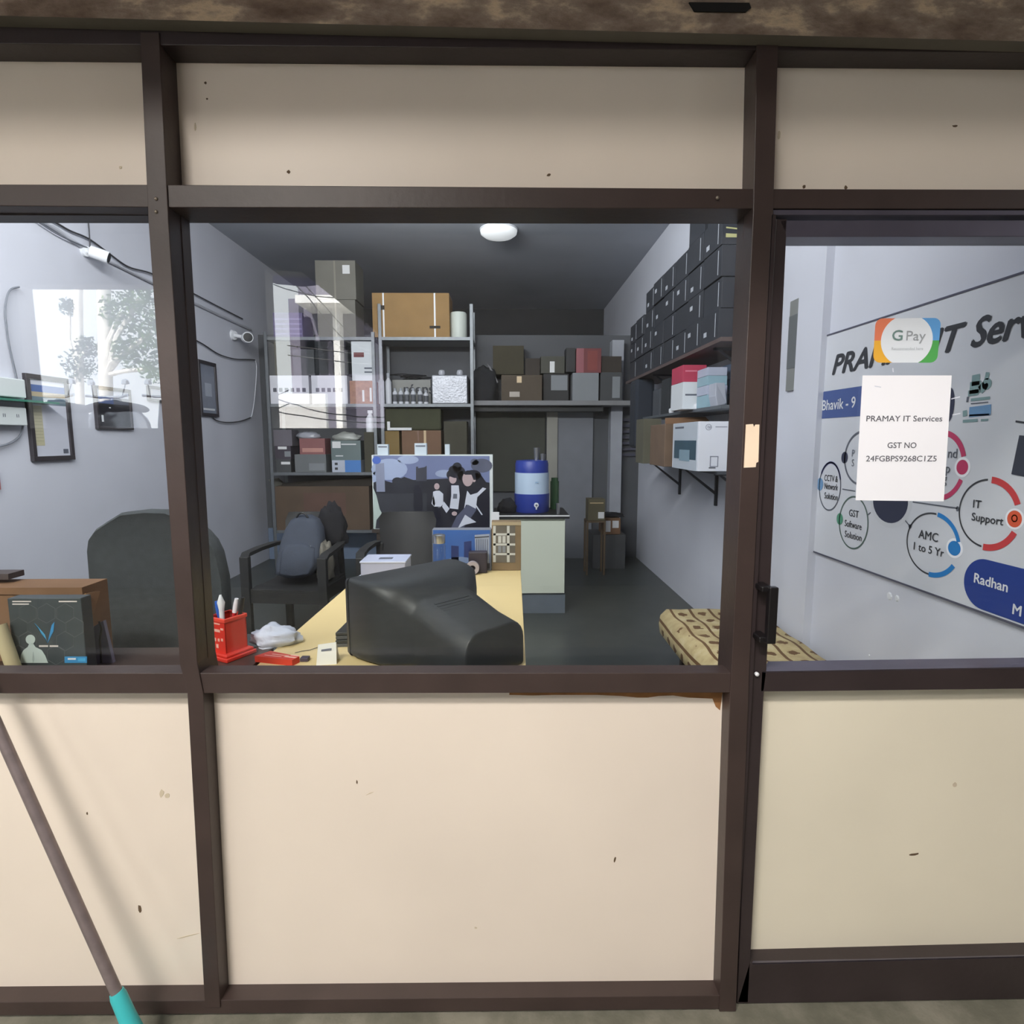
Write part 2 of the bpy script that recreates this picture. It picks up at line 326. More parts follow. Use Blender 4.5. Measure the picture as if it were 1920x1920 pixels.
part('pane', None, MB().prism(fq([(1468, 440), (2700, 440), (2700, 1250), (1425, 1262)], YD+.045), (0, .005, 0), GLASS), d1)
# stile at the hinge side, out of frame to the right
part('stile', None, MB().prism(fq([(2240, 410), (2300, 410), (2300, 1880), (2240, 1880)], YD), (0, .05, 0), BROWND), d1)
hd = MB(); h0, h1 = aY(1438, 1103, 1.335), aY(1440, 1204, 1.335); hb = M('black_handle', (24, 22, 24), .3)
hx = aY(1450, 1150, 1.335).x
hd.box(hx-.016, hx+.006, 1.325, 1.343, h1.z-.002, h0.z+.004, hb)
hd.box(hx-.030, hx-.004, 1.335, 1.386, h0.z-.010, h0.z+.004, hb); hd.box(hx-.030, hx-.004, 1.335, 1.386, h1.z-.002, h1.z+.012, hb)
part('handle', None, hd, d1, bevel=.003)
c = aY(1418, 1263, YD-.004); part('keyhole', None, MB().lathe([(.005, 0), (.005, .006), (.002, .008)], c, WHITE, 12, (0, -1, 0)), d1)

# ------------------------------------------------------------------ banner on the right wall
XB = XR-.012
bn = thing('banner', (XB, 2.3, .93), 'large white printed services banner with coloured circles hung on the right wall', 'banner')
U = (0, -1, 0); V = (0, 0, 1)
b0, b1, b2 = aX(1548, 630, XB), aX(1526, 1034, XB), aX(1920, 1182, XB)
yl = (b0.y+b1.y)/2; zt, zb_ = b0.z, b1.z
def P_(y, z, k=0): return (XB-k, y, z)
part('sheet', None, MB().prism([(XR-.002, yl, zb_), (XR-.002, 1.52, zb_-.0), (XR-.002, 1.52, zt), (XR-.002, yl, zt)], (-.010, 0, 0), M('banner_vinyl', (212, 214, 221), .6, 0, .02)), bn)
rim = MB(); rm = M('banner_hem', (84, 84, 100), .7)
for (y0_, z0_, y1_, z1_) in [(yl, zt, 1.52, zt), (yl, zb_, 1.52, zb_), (yl, zb_, yl, zt)]:
    rim.prism([P_(y0_, z0_-.004, .001), P_(y1_-.002, z1_-.004, .001), P_(y1_-.002, z1_+.003, .001), P_(y0_, z0_+.003, .001)] if abs(z0_-z1_) < .01 else
              [P_(y0_-.003, z0_, .001), P_(y0_+.002, z0_, .001), P_(y0_+.002, z1_, .001), P_(y0_-.003, z1_, .001)], (-.002, 0, 0), rm)
part('hem', 'dark hem line', rim, bn)
gr = MB(); K = .0016
NAVY = M('navy_ink', (52, 56, 78), .6, 0, 0); BLU = M('blue_ink', (36, 62, 140), .6, 0, 0); SKY = M('sky_blue_ink', (40, 128, 200), .6, 0, 0)
PINK = M('crimson_ink', (196, 62, 104), .6, 0, 0); REDI = M('red_ink', (204, 66, 70), .6, 0, 0); ORG = M('orange_red_ink', (222, 92, 60), .6, 0, 0)
GRN = M('green_ink', (86, 150, 122), .6, 0, 0); GRY = M('grey_ink', (96, 100, 112), .6, 0, 0); LBL = M('light_blue_ink', (110, 150, 190), .6, 0, 0); TEALG = M('teal_grey_ink', (128, 156, 158), .6, 0, 0)
def ell(cx, cy, rx, ry, n=40):
    c = aX(cx, cy, XB); top = aX(cx, cy-ry, XB); l = aX(cx-rx, cy, XB); r_ = aX(cx+rx, cy, XB)
    return c, abs(l.y-r_.y)/2, top.z-c.z
def disc(cx, cy, rx, ry, mat, k=K):
    c, a, b = ell(cx, cy, rx, ry)
    gr.poly([(XB-k, c.y-a*math.cos(t), c.z+b*math.sin(t)) for t in [2*math.pi*i/32 for i in range(32)]], mat)
def arc(cx, cy, rx, ry, t0, t1, wd, mat, k=K):
    c, a, b = ell(cx, cy, rx, ry); n = max(6, int(abs(t1-t0)/6))
    ts = [R(t0+(t1-t0)*i/n) for i in range(n+1)]
    o = [(XB-k, c.y-(a+wd/2)*math.cos(t), c.z+(b+wd/2)*math.sin(t)) for t in ts]; i_ = [(XB-k, c.y-(a-wd/2)*math.cos(t), c.z+(b-wd/2)*math.sin(t)) for t in ts]
    gr.add(o+i_, [(j, j+1, n+2+j, n+1+j) for j in range(n)], mat)
def seg(x0, y0, x1, y1, wd, mat):
    a, b = aX(x0, y0, XB), aX(x1, y1, XB); d_ = (b-a).normalized(); n_ = Vector((0, -d_.z, d_.y))*wd/2
    gr.poly([(XB-K, *(a+n_).yz), (XB-K, *(b+n_).yz), (XB-K, *(b-n_).yz), (XB-K, *(a-n_).yz)], mat)
def btxt(mb, st, x, y, cap, mat, bold=.0, x1=None, shear=0, align='LEFT'):
    a = aX(x, y, XB); size = cap/.73
    wd = abs(aX(x1, y, XB).y-a.y) if x1 else None
    mb.text(st, (XB-K, a.y, a.z), U, V, size, mat, bold*size, align, shear, wd)
class TX:
    def text(s, *a, **k): return part('lettering', None, MB().text(*a, **k), bn)
tx = TX()
# heading, baseline level across the banner
c0 = aX(1559, 703, XB); c1 = aX(1560, 666, XB); capz = c1.z-c0.z
ce = aX(1818, 660, XB)
tx.text('PRAMAY IT', (XB-K, c0.y, c0.z), U, V, capz/.73, INK, .05*capz, shear=.28, width=c0.y-aX(1803, 660, XB).y)
tx.text('Services', (XB-K, ce.y, c0.z), U, V, capz/.70, INK, .05*capz, shear=.28)
# blue name strips and pill
a, b = aX(1541, 735, XB), aX(1541, 785, XB); e = aX(1700, 760, XB)
gr.poly([(XB-K, a.y, b.z), (XB-K, e.y, b.z), (XB-K, e.y, a.z), (XB-K, a.y, a.z)], M('faded_blue_ink', (74, 94, 150), .6, 0, 0)); disc(1778, 760, 12, 34, NAVY)
tx.text('Bhavik - 9', (XB-K-.0006, a.y-.012, b.z+.04), U, V, .07, WHITE, .001)
pc, pa_, pb_ = ell(1862, 1098, 54, 50); z0_, z1_ = aX(1862, 1150, XB).z, aX(1862, 1052, XB).z; pr_ = (z1_-z0_)/2; pcy = aX(1808, 1090, XB).y-pr_; pcz = (z0_+z1_)/2
gr.poly([(XB-K, pcy+pr_*math.sin(t), pcz+pr_*math.cos(t)) for t in [math.pi*i/20 for i in range(21)]]+[(XB-K, 1.53, z0_), (XB-K, 1.53, z1_)], BLU)
a = aX(1826, 1091, XB); tx.text('Radhan', (XB-K-.0006, a.y, a.z), U, V, .046, WHITE, .001)
a = aX(1898, 1150, XB); tx.text('M', (XB-K-.0006, a.y, a.z), U, V, .046, WHITE, .001)
# circles
arc(1556, 912, 20, 45, 0, 360, .007, GRY); arc(1556, 912, 20, 45, 20, 150, .011, M('blue_grey_ink', (92, 100, 150), .6, 0, 0)); disc(1538, 908, 6, 12, LBL)
for st, y in [('CCTV &', 901), ('Network', 916), ('Solution', 934)]: btxt(tx, st, 1546, y, .031, INK, .012, 1571)
arc(1600, 980, 27, 49, 0, 360, .007, M('grey_green_ink', (84, 104, 98), .6, 0, 0)); disc(1575, 973, 6, 11, GRN)
btxt(tx, 'GST', 1592, 967, .032, INK, .012, 1610)
for st, y in [('Software', 986), ('Solution', 1006)]: btxt(tx, st, 1584, y, .031, INK, .012, 1616)
arc(1616, 859, 33, 50, 60, 350, .010, GRY); disc(1584, 858, 6, 11, NAVY); btxt(tx, 'P', 1597, 856, .033, GRY, .0); btxt(tx, 'S', 1597, 874, .033, GRY, .0)
arc(1764, 873, 42, 61, 18, 100, .020, PINK); arc(1764, 873, 42, 61, -95, -22, .018, PINK); disc(1805, 876, 15, 19, PAPER, .001); disc(1805, 876, 11, 14, PINK)
btxt(tx, 'nd', 1777, 858, .034, GRY, .01); btxt(tx, 'p', 1773, 886, .034, GRY, .01); btxt(tx, 'g', 1768, 905, .034, GRY, .01)
arc(1852, 963, 56, 64, 95, 265, .006, INK); arc(1852, 963, 56, 64, 22, 88, .021, REDI); arc(1852, 963, 56, 64, -92, -24, .021, REDI); disc(1903, 973, 18, 20, PAPER, .001); disc(1903, 973, 14, 16, ORG)
arc(1903, 972, 5, 6, 0, 360, .004, M('yellow_orange_ink', (236, 170, 70), .6, 0, 0))
btxt(tx, 'IT', 1824, 951, .027, INK, .02, 1839); btxt(tx, 'Support', 1822, 975, .027, INK, .02, 1882)
arc(1747, 1020, 49, 58, 85, 270, .006, INK); arc(1747, 1020, 49, 58, 15, 82, .016, SKY); arc(1747, 1020, 49, 58, -90, -30, .018, SKY); disc(1790, 1028, 16, 19, PAPER, .001); disc(1790, 1028, 12, 14, SKY)
btxt(tx, 'AMC', 1723, 1008, .033, INK, .018, 1760); btxt(tx, '1 to 5 Yr', 1711, 1029, .030, INK, .018, 1768)
disc(1669, 940, 39, 50, M('pale_ring_ink', (206, 208, 214), .6, 0, 0), .001); disc(1669, 940, 33, 41, NAVY); seg(1580, 917, 1604, 921, .005, GRY); seg(1712, 941, 1796, 953, .005, GRY); seg(1698, 976, 1707, 987, .005, GRY); seg(1628, 965, 1633, 961, .005, GRY)
disc(1796, 954, 3, 5, GRY); disc(1707, 987, 3, 4, GRY)
# small emblem: figure with raised arm beside two text blocks, lines and bars
seg(1823, 714, 1838, 711, .036, TEALG); seg(1819, 728, 1840, 725, .040, TEALG); seg(1816, 738, 1836, 735, .02, TEALG)
disc(1851, 720, 9, 11, TEALG); seg(1850, 712, 1853, 698, .016, TEALG); seg(1838, 732, 1848, 722, .03, TEALG); disc(1850, 723, 4, 5, LBL)
seg(1813, 749, 1817, 749, .018, GRY); seg(1821, 750, 1857, 746, .010, TEALG); seg(1821, 757, 1854, 754, .004, GRY)
seg(1818, 773, 1859, 768, .034, LBL); seg(1806, 776, 1814, 774, .02, TEALG); seg(1818, 779, 1856, 777, .006, SKY); seg(1806, 790, 1834, 788, .010, TEALG); seg(1840, 788, 1854, 787, .007, TEALG)
# dark device picture and cable at the frame edge
gr.poly([(XB-K, *aX(x, y, XB).yz) for x, y in [(1897, 889), (1912, 816), (1975, 822), (1975, 905)]], M('device_print', (58, 62, 76), .6, 0, 0))
seg(1905, 790, 1925, 793, .006, INK)
part('print', None, gr, bn); 
# little plaster chips below the banner
ch = MB(); rndm = random.Random(3)
for x, y, s_ in [(1522, 1052, .012), (1516, 1062, .009), (1668, 1118, .018), (1682, 1122, .014), (1640, 1244, .01), (1630, 1229, .006)]:
    c = aX(x, y, XR); ch.lathe([(s_, 0), (s_*.7, .003)], c, WHITE, 7, (-1, 0, 0))
tag(ch.solo('plaster_chip_patches', 'flaked white plaster patches on right wall under the banner', 'wall damage'), kind='stuff')
# grey fuse board seen past the sash on the right wall
a, b = aX(1482, 566, XR-.014), aX(1496, 730, XR-.014)
fb = MB(); fb.box(XR-.014, XR-.001, b.y, min(a.y, b.y+.28), b.z, a.z, M('grey_board', (132, 134, 132), .7)); fb.box(XR-.016, XR-.014, b.y+.03, min(a.y, b.y+.2), b.z+.12, a.z-.08, M('grey_board_print', (104, 108, 110), .6))
fb.solo('notice_board', 'narrow grey board on the right wall left of the banner', 'board')

# ------------------------------------------------------------------ papers on the door glass
YGD = YD+.044
pp = fq([(1617, 704), (1784, 704), (1769, 940), (1604, 938)], YGD)
nt_ = thing('notice_sheet', tuple(pp[3]), 'white A4 sheet with tax number taped to the door glass', 'paper notice')
part('sheet', None, MB().prism([p+Vector((0, -.001, 0)) for p in pp], (0, .0008, 0), PAPER), nt_)
class TN:
    def __init__(s, p): s.p = p
    def text(s, *a, **k): return part('lettering', None, MB().text(*a, **k), s.p)
tm = TN(nt_); TI = M('print_grey_ink', (98, 98, 106), .7, 0, 0)
def ptxt(mb, st, x0, x1, y, cap, mat=TI, bold=.012):
    a, b = aY(x0, y, YGD-.0014), aY(x1, y, YGD-.0014); k = cap/1099*YGD/.73
    mb.text(st, a, (b-a).normalized(), (0, 0, 1), k, mat, bold*k, width=(b-a).length, depth=.0002)
ptxt(tm, 'PRAMAY IT Services', 1623, 1765, 790, 11); ptxt(tm, 'GST NO', 1663, 1717, 840, 11); ptxt(tm, '24FGBPS9268C1Z5', 1623, 1755, 865, 11)

tpm = M('clear_tape', (216, 220, 232), .3)
for x0, y0_, x1, y1_ in [(1784, 748, 1800, 744), (1786, 778, 1801, 775), (1674, 690, 1675, 698), (1640, 724, 1652, 726)]:
    a, b = aY(x0, y0_, YGD-.0012), aY(x1, y1_, YGD-.0012); n_ = Vector((0, 0, .0012)) if abs(x1-x0) > 5 else Vector((.0012, 0, 0)); part('tape', None, MB().prism([a-n_, b-n_, b+n_, a+n_], (0, .0006, 0), tpm), nt_)

# payment sticker
sk = thing('payment_sticker', tuple(aY(1700, 680, YGD)), 'rounded payment sticker with coloured corners above the paper notice on the door glass', 'sticker')
def spt(u, v, k=0): # u 0..1 across, v 0..1 up
    a, b, c, e = [aY(x, y, YGD-.0006-k) for x, y in [(1637, 680), (1757, 680), (1765, 596), (1642, 597)]]
    p = a.lerp(b, u).lerp(e.lerp(c, u), v); return p
def rr(u0, u1, v0, v1, corner):
    pts = []
    for (cu, cv, t0) in [(u1, v1, 0), (u0, v1, 90), (u0, v0, 180), (u1, v0, 270)]:
        if (cu, cv) == corner:
            ru, rv = .11, .16; ou = cu-(ru if cu > .5 else -ru); ov = cv-(rv if cv > .5 else -rv)
            pts += [(ou+ru*math.cos(R(t0+a)), ov+rv*math.sin(R(t0+a))) for a in range(0, 91, 15)]
        else: pts.append((cu, cv))
    return [spt(*p) for p in pts]
sb = MB()
for (u0, u1, v0, v1, cn, col) in [(0, .5, .5, 1, (0, 1), (232, 130, 96)), (.5, 1, .5, 1, (1, 1), (98, 164, 226)), (0, .5, 0, .5, (0, 0), (240, 180, 62)), (.5, 1, 0, .5, (1, 0), (84, 172, 88))]:
    sb.prism(rr(u0, u1, v0, v1, cn), (0, .0005, 0), M('sticker_%d_%d' % (col[0], col[1]), col, .5, 0, 0))
part('backing', None, sb, sk)
el_ = []
for i in range(48):
    t = 2*math.pi*i/48; el_.append(spt(.5+.40*math.cos(t), min(1, max(0, .5+.58*math.sin(t))), .0006))
part('oval', 'white oval centre', MB().poly(el_[::-1], M('sticker_white', (232, 238, 246), .5, 0, 0)), sk)
sx = TN(sk); gg = M('sticker_grey_ink', (158, 164, 170), .6, 0, 0)
def stx(mb, st, x0, x1, y, cap, mat, bold=0):
    a, b = aY(x0, y, YGD-.0022), aY(x1, y, YGD-.0022); k = cap/1099*YGD/.73; mb.text(st, a, (b-a).normalized(), (0, 0, 1), k, mat, bold*k, width=(b-a).length, depth=.0002)
stx(sx, 'G', 1671, 1690, 638, 19, M('sticker_green_grey', (120, 150, 146), .6, 0, 0), .015); stx(sx, 'Pay', 1697, 1733, 638, 18, gg); stx(sx, 'Recommended here', 1671, 1730, 656, 5, M('sticker_pale_ink', (186, 192, 198), .6, 0, 0))


# ------------------------------------------------------------------ mop pole leaning outside
mp = thing('mop', tuple(aY(240, 1905, 1.27)), 'grey metal mop pole with turquoise socket leaning against the left panel', 'mop')
t0, t1 = aY(222, 1868, 1.27), aY(-150, 1040, 1.345)
MBt = MB().tube([t0, t1], .0125, M('galvanised_pole', (136, 124, 124), .4, .35, .12, 30), 14)
part('pole', None, MBt, mp, smooth=40)
b_ = aY(247, 1925, 1.262); dr = (b_-t0).normalized(); tq = M('turquoise_plastic', (64, 186, 190), .45, 0, .05)
s_ = MB(); s_.lathe([(.015, -.012), (.0175, 0), (.0185, .05), (.021, .10)], t0, tq, 18, dr)
part('socket', 'turquoise plastic socket', s_, mp, smooth=40)
# mop head lying on the ground, below the picture
hd_ = MB(); end = t0+dr*.10; hd_.lathe([(.022, 0), (.05, .02), (.06, .03)], (end.x, end.y, .0), tq, 16, (0, 0, 1))
part('head', None, hd_, mp, smooth=40)

# ------------------------------------------------------------------ desk and counter
ZD = .85; DESK = M('pale_maple_laminate', (226, 202, 146), .42, 0, .04, 3)
dk = thing('desk', (-.3, 2.3, ZF), 'long pale maple laminate desk running from the window into the shop', 'desk')
P = [(-.72, 1.60, ZD-.025), (.062, 1.60, ZD-.025), (.085, 2.97, ZD-.025), (-.69, 2.97, ZD-.025)]
part('desktop', None, MB().prism(P, (0, 0, .025), DESK), dk, bevel=.002)
DKB = M('dark_desk_panel', (58, 48, 42), .6)
for x in (-.68, .05): part('side_panel', None, MB().box(x-.01, x+.015, 1.66, 2.93, ZF, ZD-.025, DKB), dk)
part('modesty_panel', None, MB().box(-.66, .04, 2.86, 2.88, ZF+.2, ZD-.025, DKB), dk)
DW = M('dark_walnut_counter', (70, 56, 50), .4, 0, .15, 5)
ct = thing('counter', (-1.7, 1.75, ZF), 'dark walnut counter along the inside of the left window', 'counter')
part('worktop', None, MB().box(XL+.02, -.73, 1.52, 1.80, ZD-.03, ZD, DW), ct, bevel=.002)
for x in (-2.7, -1.7, -.78): part('side_panel', None, MB().box(x-.01, x+.01, 1.54, 1.78, ZF, ZD-.03, DW), ct)

# CRT monitor seen from behind
cm = M('charcoal_monitor_plastic', (46, 49, 51), .48, 0, .06, 30, .02)
A_ = Vector((-.44, 1.68)); B_ = Vector((-.155, 1.97)); ax = (B_-A_).normalized(); dp = Vector((ax.y, -ax.x))
mon = thing('crt_monitor', (-.2, 1.85, ZD), 'bulky black tube monitor with its back towards the window on the desk', 'monitor')
W = (B_-A_).length; midp = (A_+B_)/2
def sec(d, w, z0, z1, rad, sh=0, n=5):
    pts = []
    for (su, sv) in [(1, 1), (-1, 1), (-1, -1), (1, -1)]:
        cu = su*(w/2-rad); cv = (z1-rad if sv > 0 else z0+rad); t0_ = {(1, 1): 0, (-1, 1): 90, (-1, -1): 180, (1, -1): 270}[(su, sv)]
        for i in range(n+1):
            t = R(t0_+90*i/n); rb = rad if sv > 0 else .010; cv = (z1-rad if sv > 0 else z0+rb); cu = su*(w/2-rb); u = cu+rb*math.cos(t)+sh; v = cv+rb*math.sin(t)
            p = midp+ax*u+dp*d; pts.append((p.x, p.y, v))
    return pts
zt_ = ZD+.242
s1 = [sec(-.035, W-.005, ZD+.006, zt_, .012), sec(0, W, ZD+.004, zt_+.003, .014), sec(.05, W-.01, ZD+.005, zt_+.002, .02), sec(.10, W-.03, ZD+.005, zt_-.002, .03), sec(.138, W-.09, ZD+.005, zt_-.014, .05),
      sec(.165, W-.15, ZD+.005, zt_-.044, .055), sec(.18, W-.165, ZD+.005, zt_-.050, .045), sec(.30, W-.172, ZD+.006, zt_-.085, .055), sec(.382, W-.18, ZD+.005, zt_-.100, .055), sec(.385, W-.184, ZD+.006, zt_-.102, .053), sec(.386, W-.195, ZD+.010, zt_-.107, .05)]
part('housing', None, MB().loft(s1, cm), mon, smooth=50)
bz = MB().loft([sec(-.055, W-.01, ZD+.004, zt_-.004, .012), sec(-.035, W, ZD+.003, zt_, .012)], BLACK); part('bezel', None, bz, mon, smooth=50)
part('screen', 'dark glass screen', MB().loft([sec(-.0585, W-.08, ZD+.035, zt_-.035, .02), sec(-.054, W-.07, ZD+.03, zt_-.03, .02)], M('screen_glass', (20, 22, 26), .08)), mon)
vs_ = MB()
for k in range(9):
    d_ = .205+k*.013; c_ = midp+dp*d_; z_ = zt_-.0535-(d_-.19)*.318
    for sgn in (-1,): vs_.prism([(c_.x+ax.x*.07*sgn*1.0, c_.y+ax.y*.07*sgn, z_+.0015), (c_.x+ax.x*.06, c_.y+ax.y*.06, z_+.0015), (c_.x+ax.x*.06+dp.x*.006, c_.y+ax.y*.06+dp.y*.006, z_-.0005), (c_.x-ax.x*.07+dp.x*.006, c_.y-ax.y*.07+dp.y*.006, z_-.0005)], (0, 0, .0008), M('monitor_rib', (44, 47, 50), .5))
part('vent_ribs', None, vs_, mon)
part('base', None, MB().lathe([(.10, 0), (.10, .006), (.085, .02)], (midp.x+.05, midp.y-.05, ZD), BLACK, 28), mon, smooth=40)

# closed laptops under the monitor's left side
for i, (lab, z) in enumerate([('closed dark laptop lying under another laptop left of the tube monitor', ZD), ('closed black laptop on top of another laptop, left of the tube monitor', ZD+.024)]):
    lp = thing('laptop', (-.47, 1.88, z), lab, 'laptop', 'closed laptops beside the tube monitor')
    c_ = [(-.545, 1.685), (-.46, 1.70), (-.475, 1.96), (-.56, 1.90)]
    k = .004*i; P = [(x, y+k, z) for x, y in [(-.532, 1.79), (-.43, 1.80), (-.43, 1.97), (-.525, 1.95)]]
    part('base', None, MB().prism(P, (0, 0, .010), M('laptop_grey', (70, 72, 74), .4)), lp, bevel=.001)
    part('lid', None, MB().prism([(x, y, z_+.012) for x, y, z_ in P], (0, 0, .010), M('laptop_black', (38, 40, 40), .35)), lp, bevel=.001)

# tent card
def at(x, y, Y): return aY(x, y, Y)
a, b = aY(597, 1243, 1.66), aY(633, 1243, 1.66); zt2_ = aY(600, 1208, 1.66).z
m = MB(); wp = M('card_white', (232, 230, 222), .7)
m.prism([(a.x, 1.64, ZD), (b.x, 1.65, ZD), (b.x-.004, 1.667, zt2_+.003), (a.x+.002, 1.657, zt2_-.001)], (0, .0015, 0), wp)
m.prism([(a.x-.003, 1.68, ZD), (b.x-.002, 1.69, ZD), (b.x-.004, 1.669, zt2_+.003), (a.x+.002, 1.659, zt2_-.001)], (0, .0015, 0), wp)
m.prism([(a.x+.012, 1.655, zt2_-.019), (a.x+.040, 1.659, zt2_-.017), (a.x+.040, 1.661, zt2_-.012), (a.x+.012, 1.657, zt2_-.014)], (0, -.003, 0), GRY)
m.solo('tent_card', 'small folded white card standing on the desk left of the tube monitor', 'card')

# pen holder
RED = M('red_gloss_plastic', (214, 58, 46), .35, 0, .04)
ph = thing('pen_holder', tuple(aZ(432, 1236, ZD)), 'square red promotional pen holder standing on the counter beside the window mullion', 'pen holder')
o = aZ(417, 1237, ZD)
def phx(dx, dy, dz): # rotated local frame
    t = R(-28); return (o.x+dx*math.cos(t)-dy*math.sin(t), o.y+.045+dx*math.sin(t)+dy*math.cos(t), ZD+dz)
def pbx(mb, x0, x1, y0, y1, z0, z1, mat): return mb.prism([phx(x0, y0, z0), phx(x1, y0, z0), phx(x1, y1, z0), phx(x0, y1, z0)], (0, 0, z1-z0), mat)
m = MB(); h_ = .125; w_ = .037
for (x0, x1, y0, y1) in [(-w_, w_, -w_, -w_+.003), (-w_, w_, w_-.003, w_), (-w_, -w_+.003, -w_, w_), (w_-.003, w_, -w_, w_)]: pbx(m, x0, x1, y0, y1, .018, h_, RED)
part('cup', None, m, ph)
m = MB(); pbx(m, -.062, .062, -.055, .05, 0, .012, RED); pbx(m, -.055, .055, -.05, .045, .012, .02, RED); part('tray', None, m, ph, bevel=.003)
m = MB()
for (x0, x1, y0, y1) in [(-w_-.003, w_+.003, -w_-.003, -w_+.003), (-w_-.003, w_+.003, w_-.003, w_+.003), (-w_-.003, -w_+.003, -w_, w_), (w_-.003, w_+.003, -w_, w_)]: pbx(m, x0, x1, y0, y1, h_-.012, h_, M('red_rim', (232, 78, 62), .35))
part('rim', None, m, ph, bevel=.002)
m = MB(); pbx(m, -w_-.0012, -w_, -w_+.006, w_-.004, .02, h_-.018, M('label_photo_dark', (62, 52, 50), .5, 0, .35, 40)); pbx(m, -w_-.0018, -w_-.001, -w_+.02, w_-.018, .06, h_-.022, M('label_photo_face', (140, 118, 110), .6, 0, .2, 40))
part('photo_label', 'dark photo label on the left face', m, ph)
m = MB()
rr_ = random.Random(5)
def hand(mb, x, z, w2, h2, mat): pbx(mb, x, x+w2, -w_-.0008, -w_, z, z+h2, mat)
wl = M('label_pale_print', (238, 176, 160), .6, 0, 0)
for x, z, a1, b1 in [(-.02, .105, .035, .004), (-.028, .098, .006, .008), (-.03, .082, .045, .008), (.018, .09, .012, .006), (-.028, .05, .008, .012), (-.012, .052, .007, .01), (.003, .053, .008, .009), (.018, .056, .008, .008), (-.028, .03, .01, .014), (-.006, .032, .01, .012)]: hand(m, x, z, a1, b1, wl)
part('print', None, m, ph)
for (dx, dy, tx_, ty_, ln, r_, mat, nm, lab, shape) in [(-.018, .0, -.012, -.01, .165, .006, M('blue_pen_plastic', (52, 98, 190), .35), 'pen', 'blue marker standing in the red pen holder', 0), (-.004, -.012, -.004, .0, .188, .0075, WHITE, 'pen', 'white pointed marker standing in the red pen holder', 1),
                                 (-.004, .004, .034, .01, .175, .006, M('pale_pen_plastic', (226, 222, 228), .35), 'pen', 'white and red marker leaning right in the red pen holder', 2), (.002, .018, .042, .006, .178, .006, BLACK, 'pen', 'black marker leaning right in the red pen holder', 0)]:
    p0_ = Vector(phx(dx, dy, .02)); p1_ = Vector(phx(dx+tx_, dy+ty_, ln)); a_ = p1_-p0_; L_ = a_.length; pn = thing(nm, tuple(p0_), lab, 'pen', 'pens in the red holder')
    part('barrel', None, MB().lathe([(r_*.7, 0), (r_, .01), (r_, L_*.72)], p0_, M('red_pen_barrel', (190, 40, 44), .35) if shape == 2 else mat, 12, a_), pn, smooth=40)
    cap_ = [(r_*1.15, L_*.72), (r_*1.2, L_*.9), (r_*.9, L_)] if shape != 1 else [(r_*1.0, L_*.72), (r_*1.5, L_*.86), (r_*.4, L_)]
    part('cap', None, MB().lathe(cap_, p0_, mat, 12, a_), pn, smooth=40)
# red card box
a, b = aZ(480, 1238, ZD), aZ(560, 1240, ZD)
m = MB(); P = [aZ(478, 1241, ZD), aZ(548, 1249, ZD), aZ(562, 1242, ZD), aZ(508, 1231, ZD)]
m.prism(P, (0, 0, .018), M('red_card', (206, 62, 44), .5))
q0, q1, q3 = P[0], P[1], P[3]; up_ = Vector((0, 0, .0184))
wc = M('white_red_print', (240, 190, 176), .6, 0, 0)
for (u0, u1, v0, v1) in [(.25, .7, .5, .56), (.15, .6, .25, .31), (.7, .9, .6, .75), (.65, .95, .3, .45)]:
    f_ = lambda u, v: q0+(q1-q0)*u+(q3-q0)*v+up_
    m.prism([f_(u0, v0), f_(u1, v0), f_(u1, v1), f_(u0, v1)], (0, 0, .0004), wc)
m.solo('card_box', 'flat red card box lying on the desk corner right of the pen holder', 'box')
# plastic bag
def lump(mb, c, r, mat, seed=0, n=18, k=.25, sq=1):
    secs = []
    for i in range(1, n):
        t = math.pi*i/n; row = []
        for j in range(24):
            p = Vector((math.sin(t)*math.cos(2*math.pi*j/24), math.sin(t)*math.sin(2*math.pi*j/24), math.cos(t)))
            d_ = 1+k*noise.noise(p*2.2+Vector((seed, seed*2, 0)))+k*.4*noise.noise(p*6+Vector((seed, 0, 0)))
            z_ = p.z*r[2]*d_; z_ = max(z_, -r[2]*.45) if sq else z_
            row.append((c[0]+p.x*r[0]*d_, c[1]+p.y*r[1]*d_, c[2]+r[2]*.45+z_))
        secs.append(row)
    return mb.loft(secs, mat)
PB = M('thin_white_plastic_bag', (200, 206, 220), .35, 0, .06, 10, .15)
c = aZ(508, 1218, ZD); lump(MB(), (c.x-.005, c.y+.06, ZD), (.075, .055, .04), PB, 3, k=.35).solo('plastic_bag', 'crumpled white plastic bag on the desk corner behind the pen holder', 'plastic bag', smooth=60)
# thin cable
m = MB(); m.tube([aZ(x, y, ZD+.003) for x, y in [(553, 1224), (565, 1221), (580, 1219), (598, 1213)]], .0012, M('thin_dark_cable', (60, 54, 46), .6), 6)
m.solo('desk_cable', 'thin dark cable lying on the desk behind the tent card', 'cable')
# small dark adapter beside the red box
m = MB(); a = aZ(572, 1239, ZD); m.box(a.x-.012, a.x+.012, a.y-.01, a.y+.012, ZD, ZD+.012, M('purple_grey_adapter', (74, 64, 78), .5)); m.solo('adapter', 'small dark purple adapter on desk right of the red card box', 'adapter', bevel=.002)

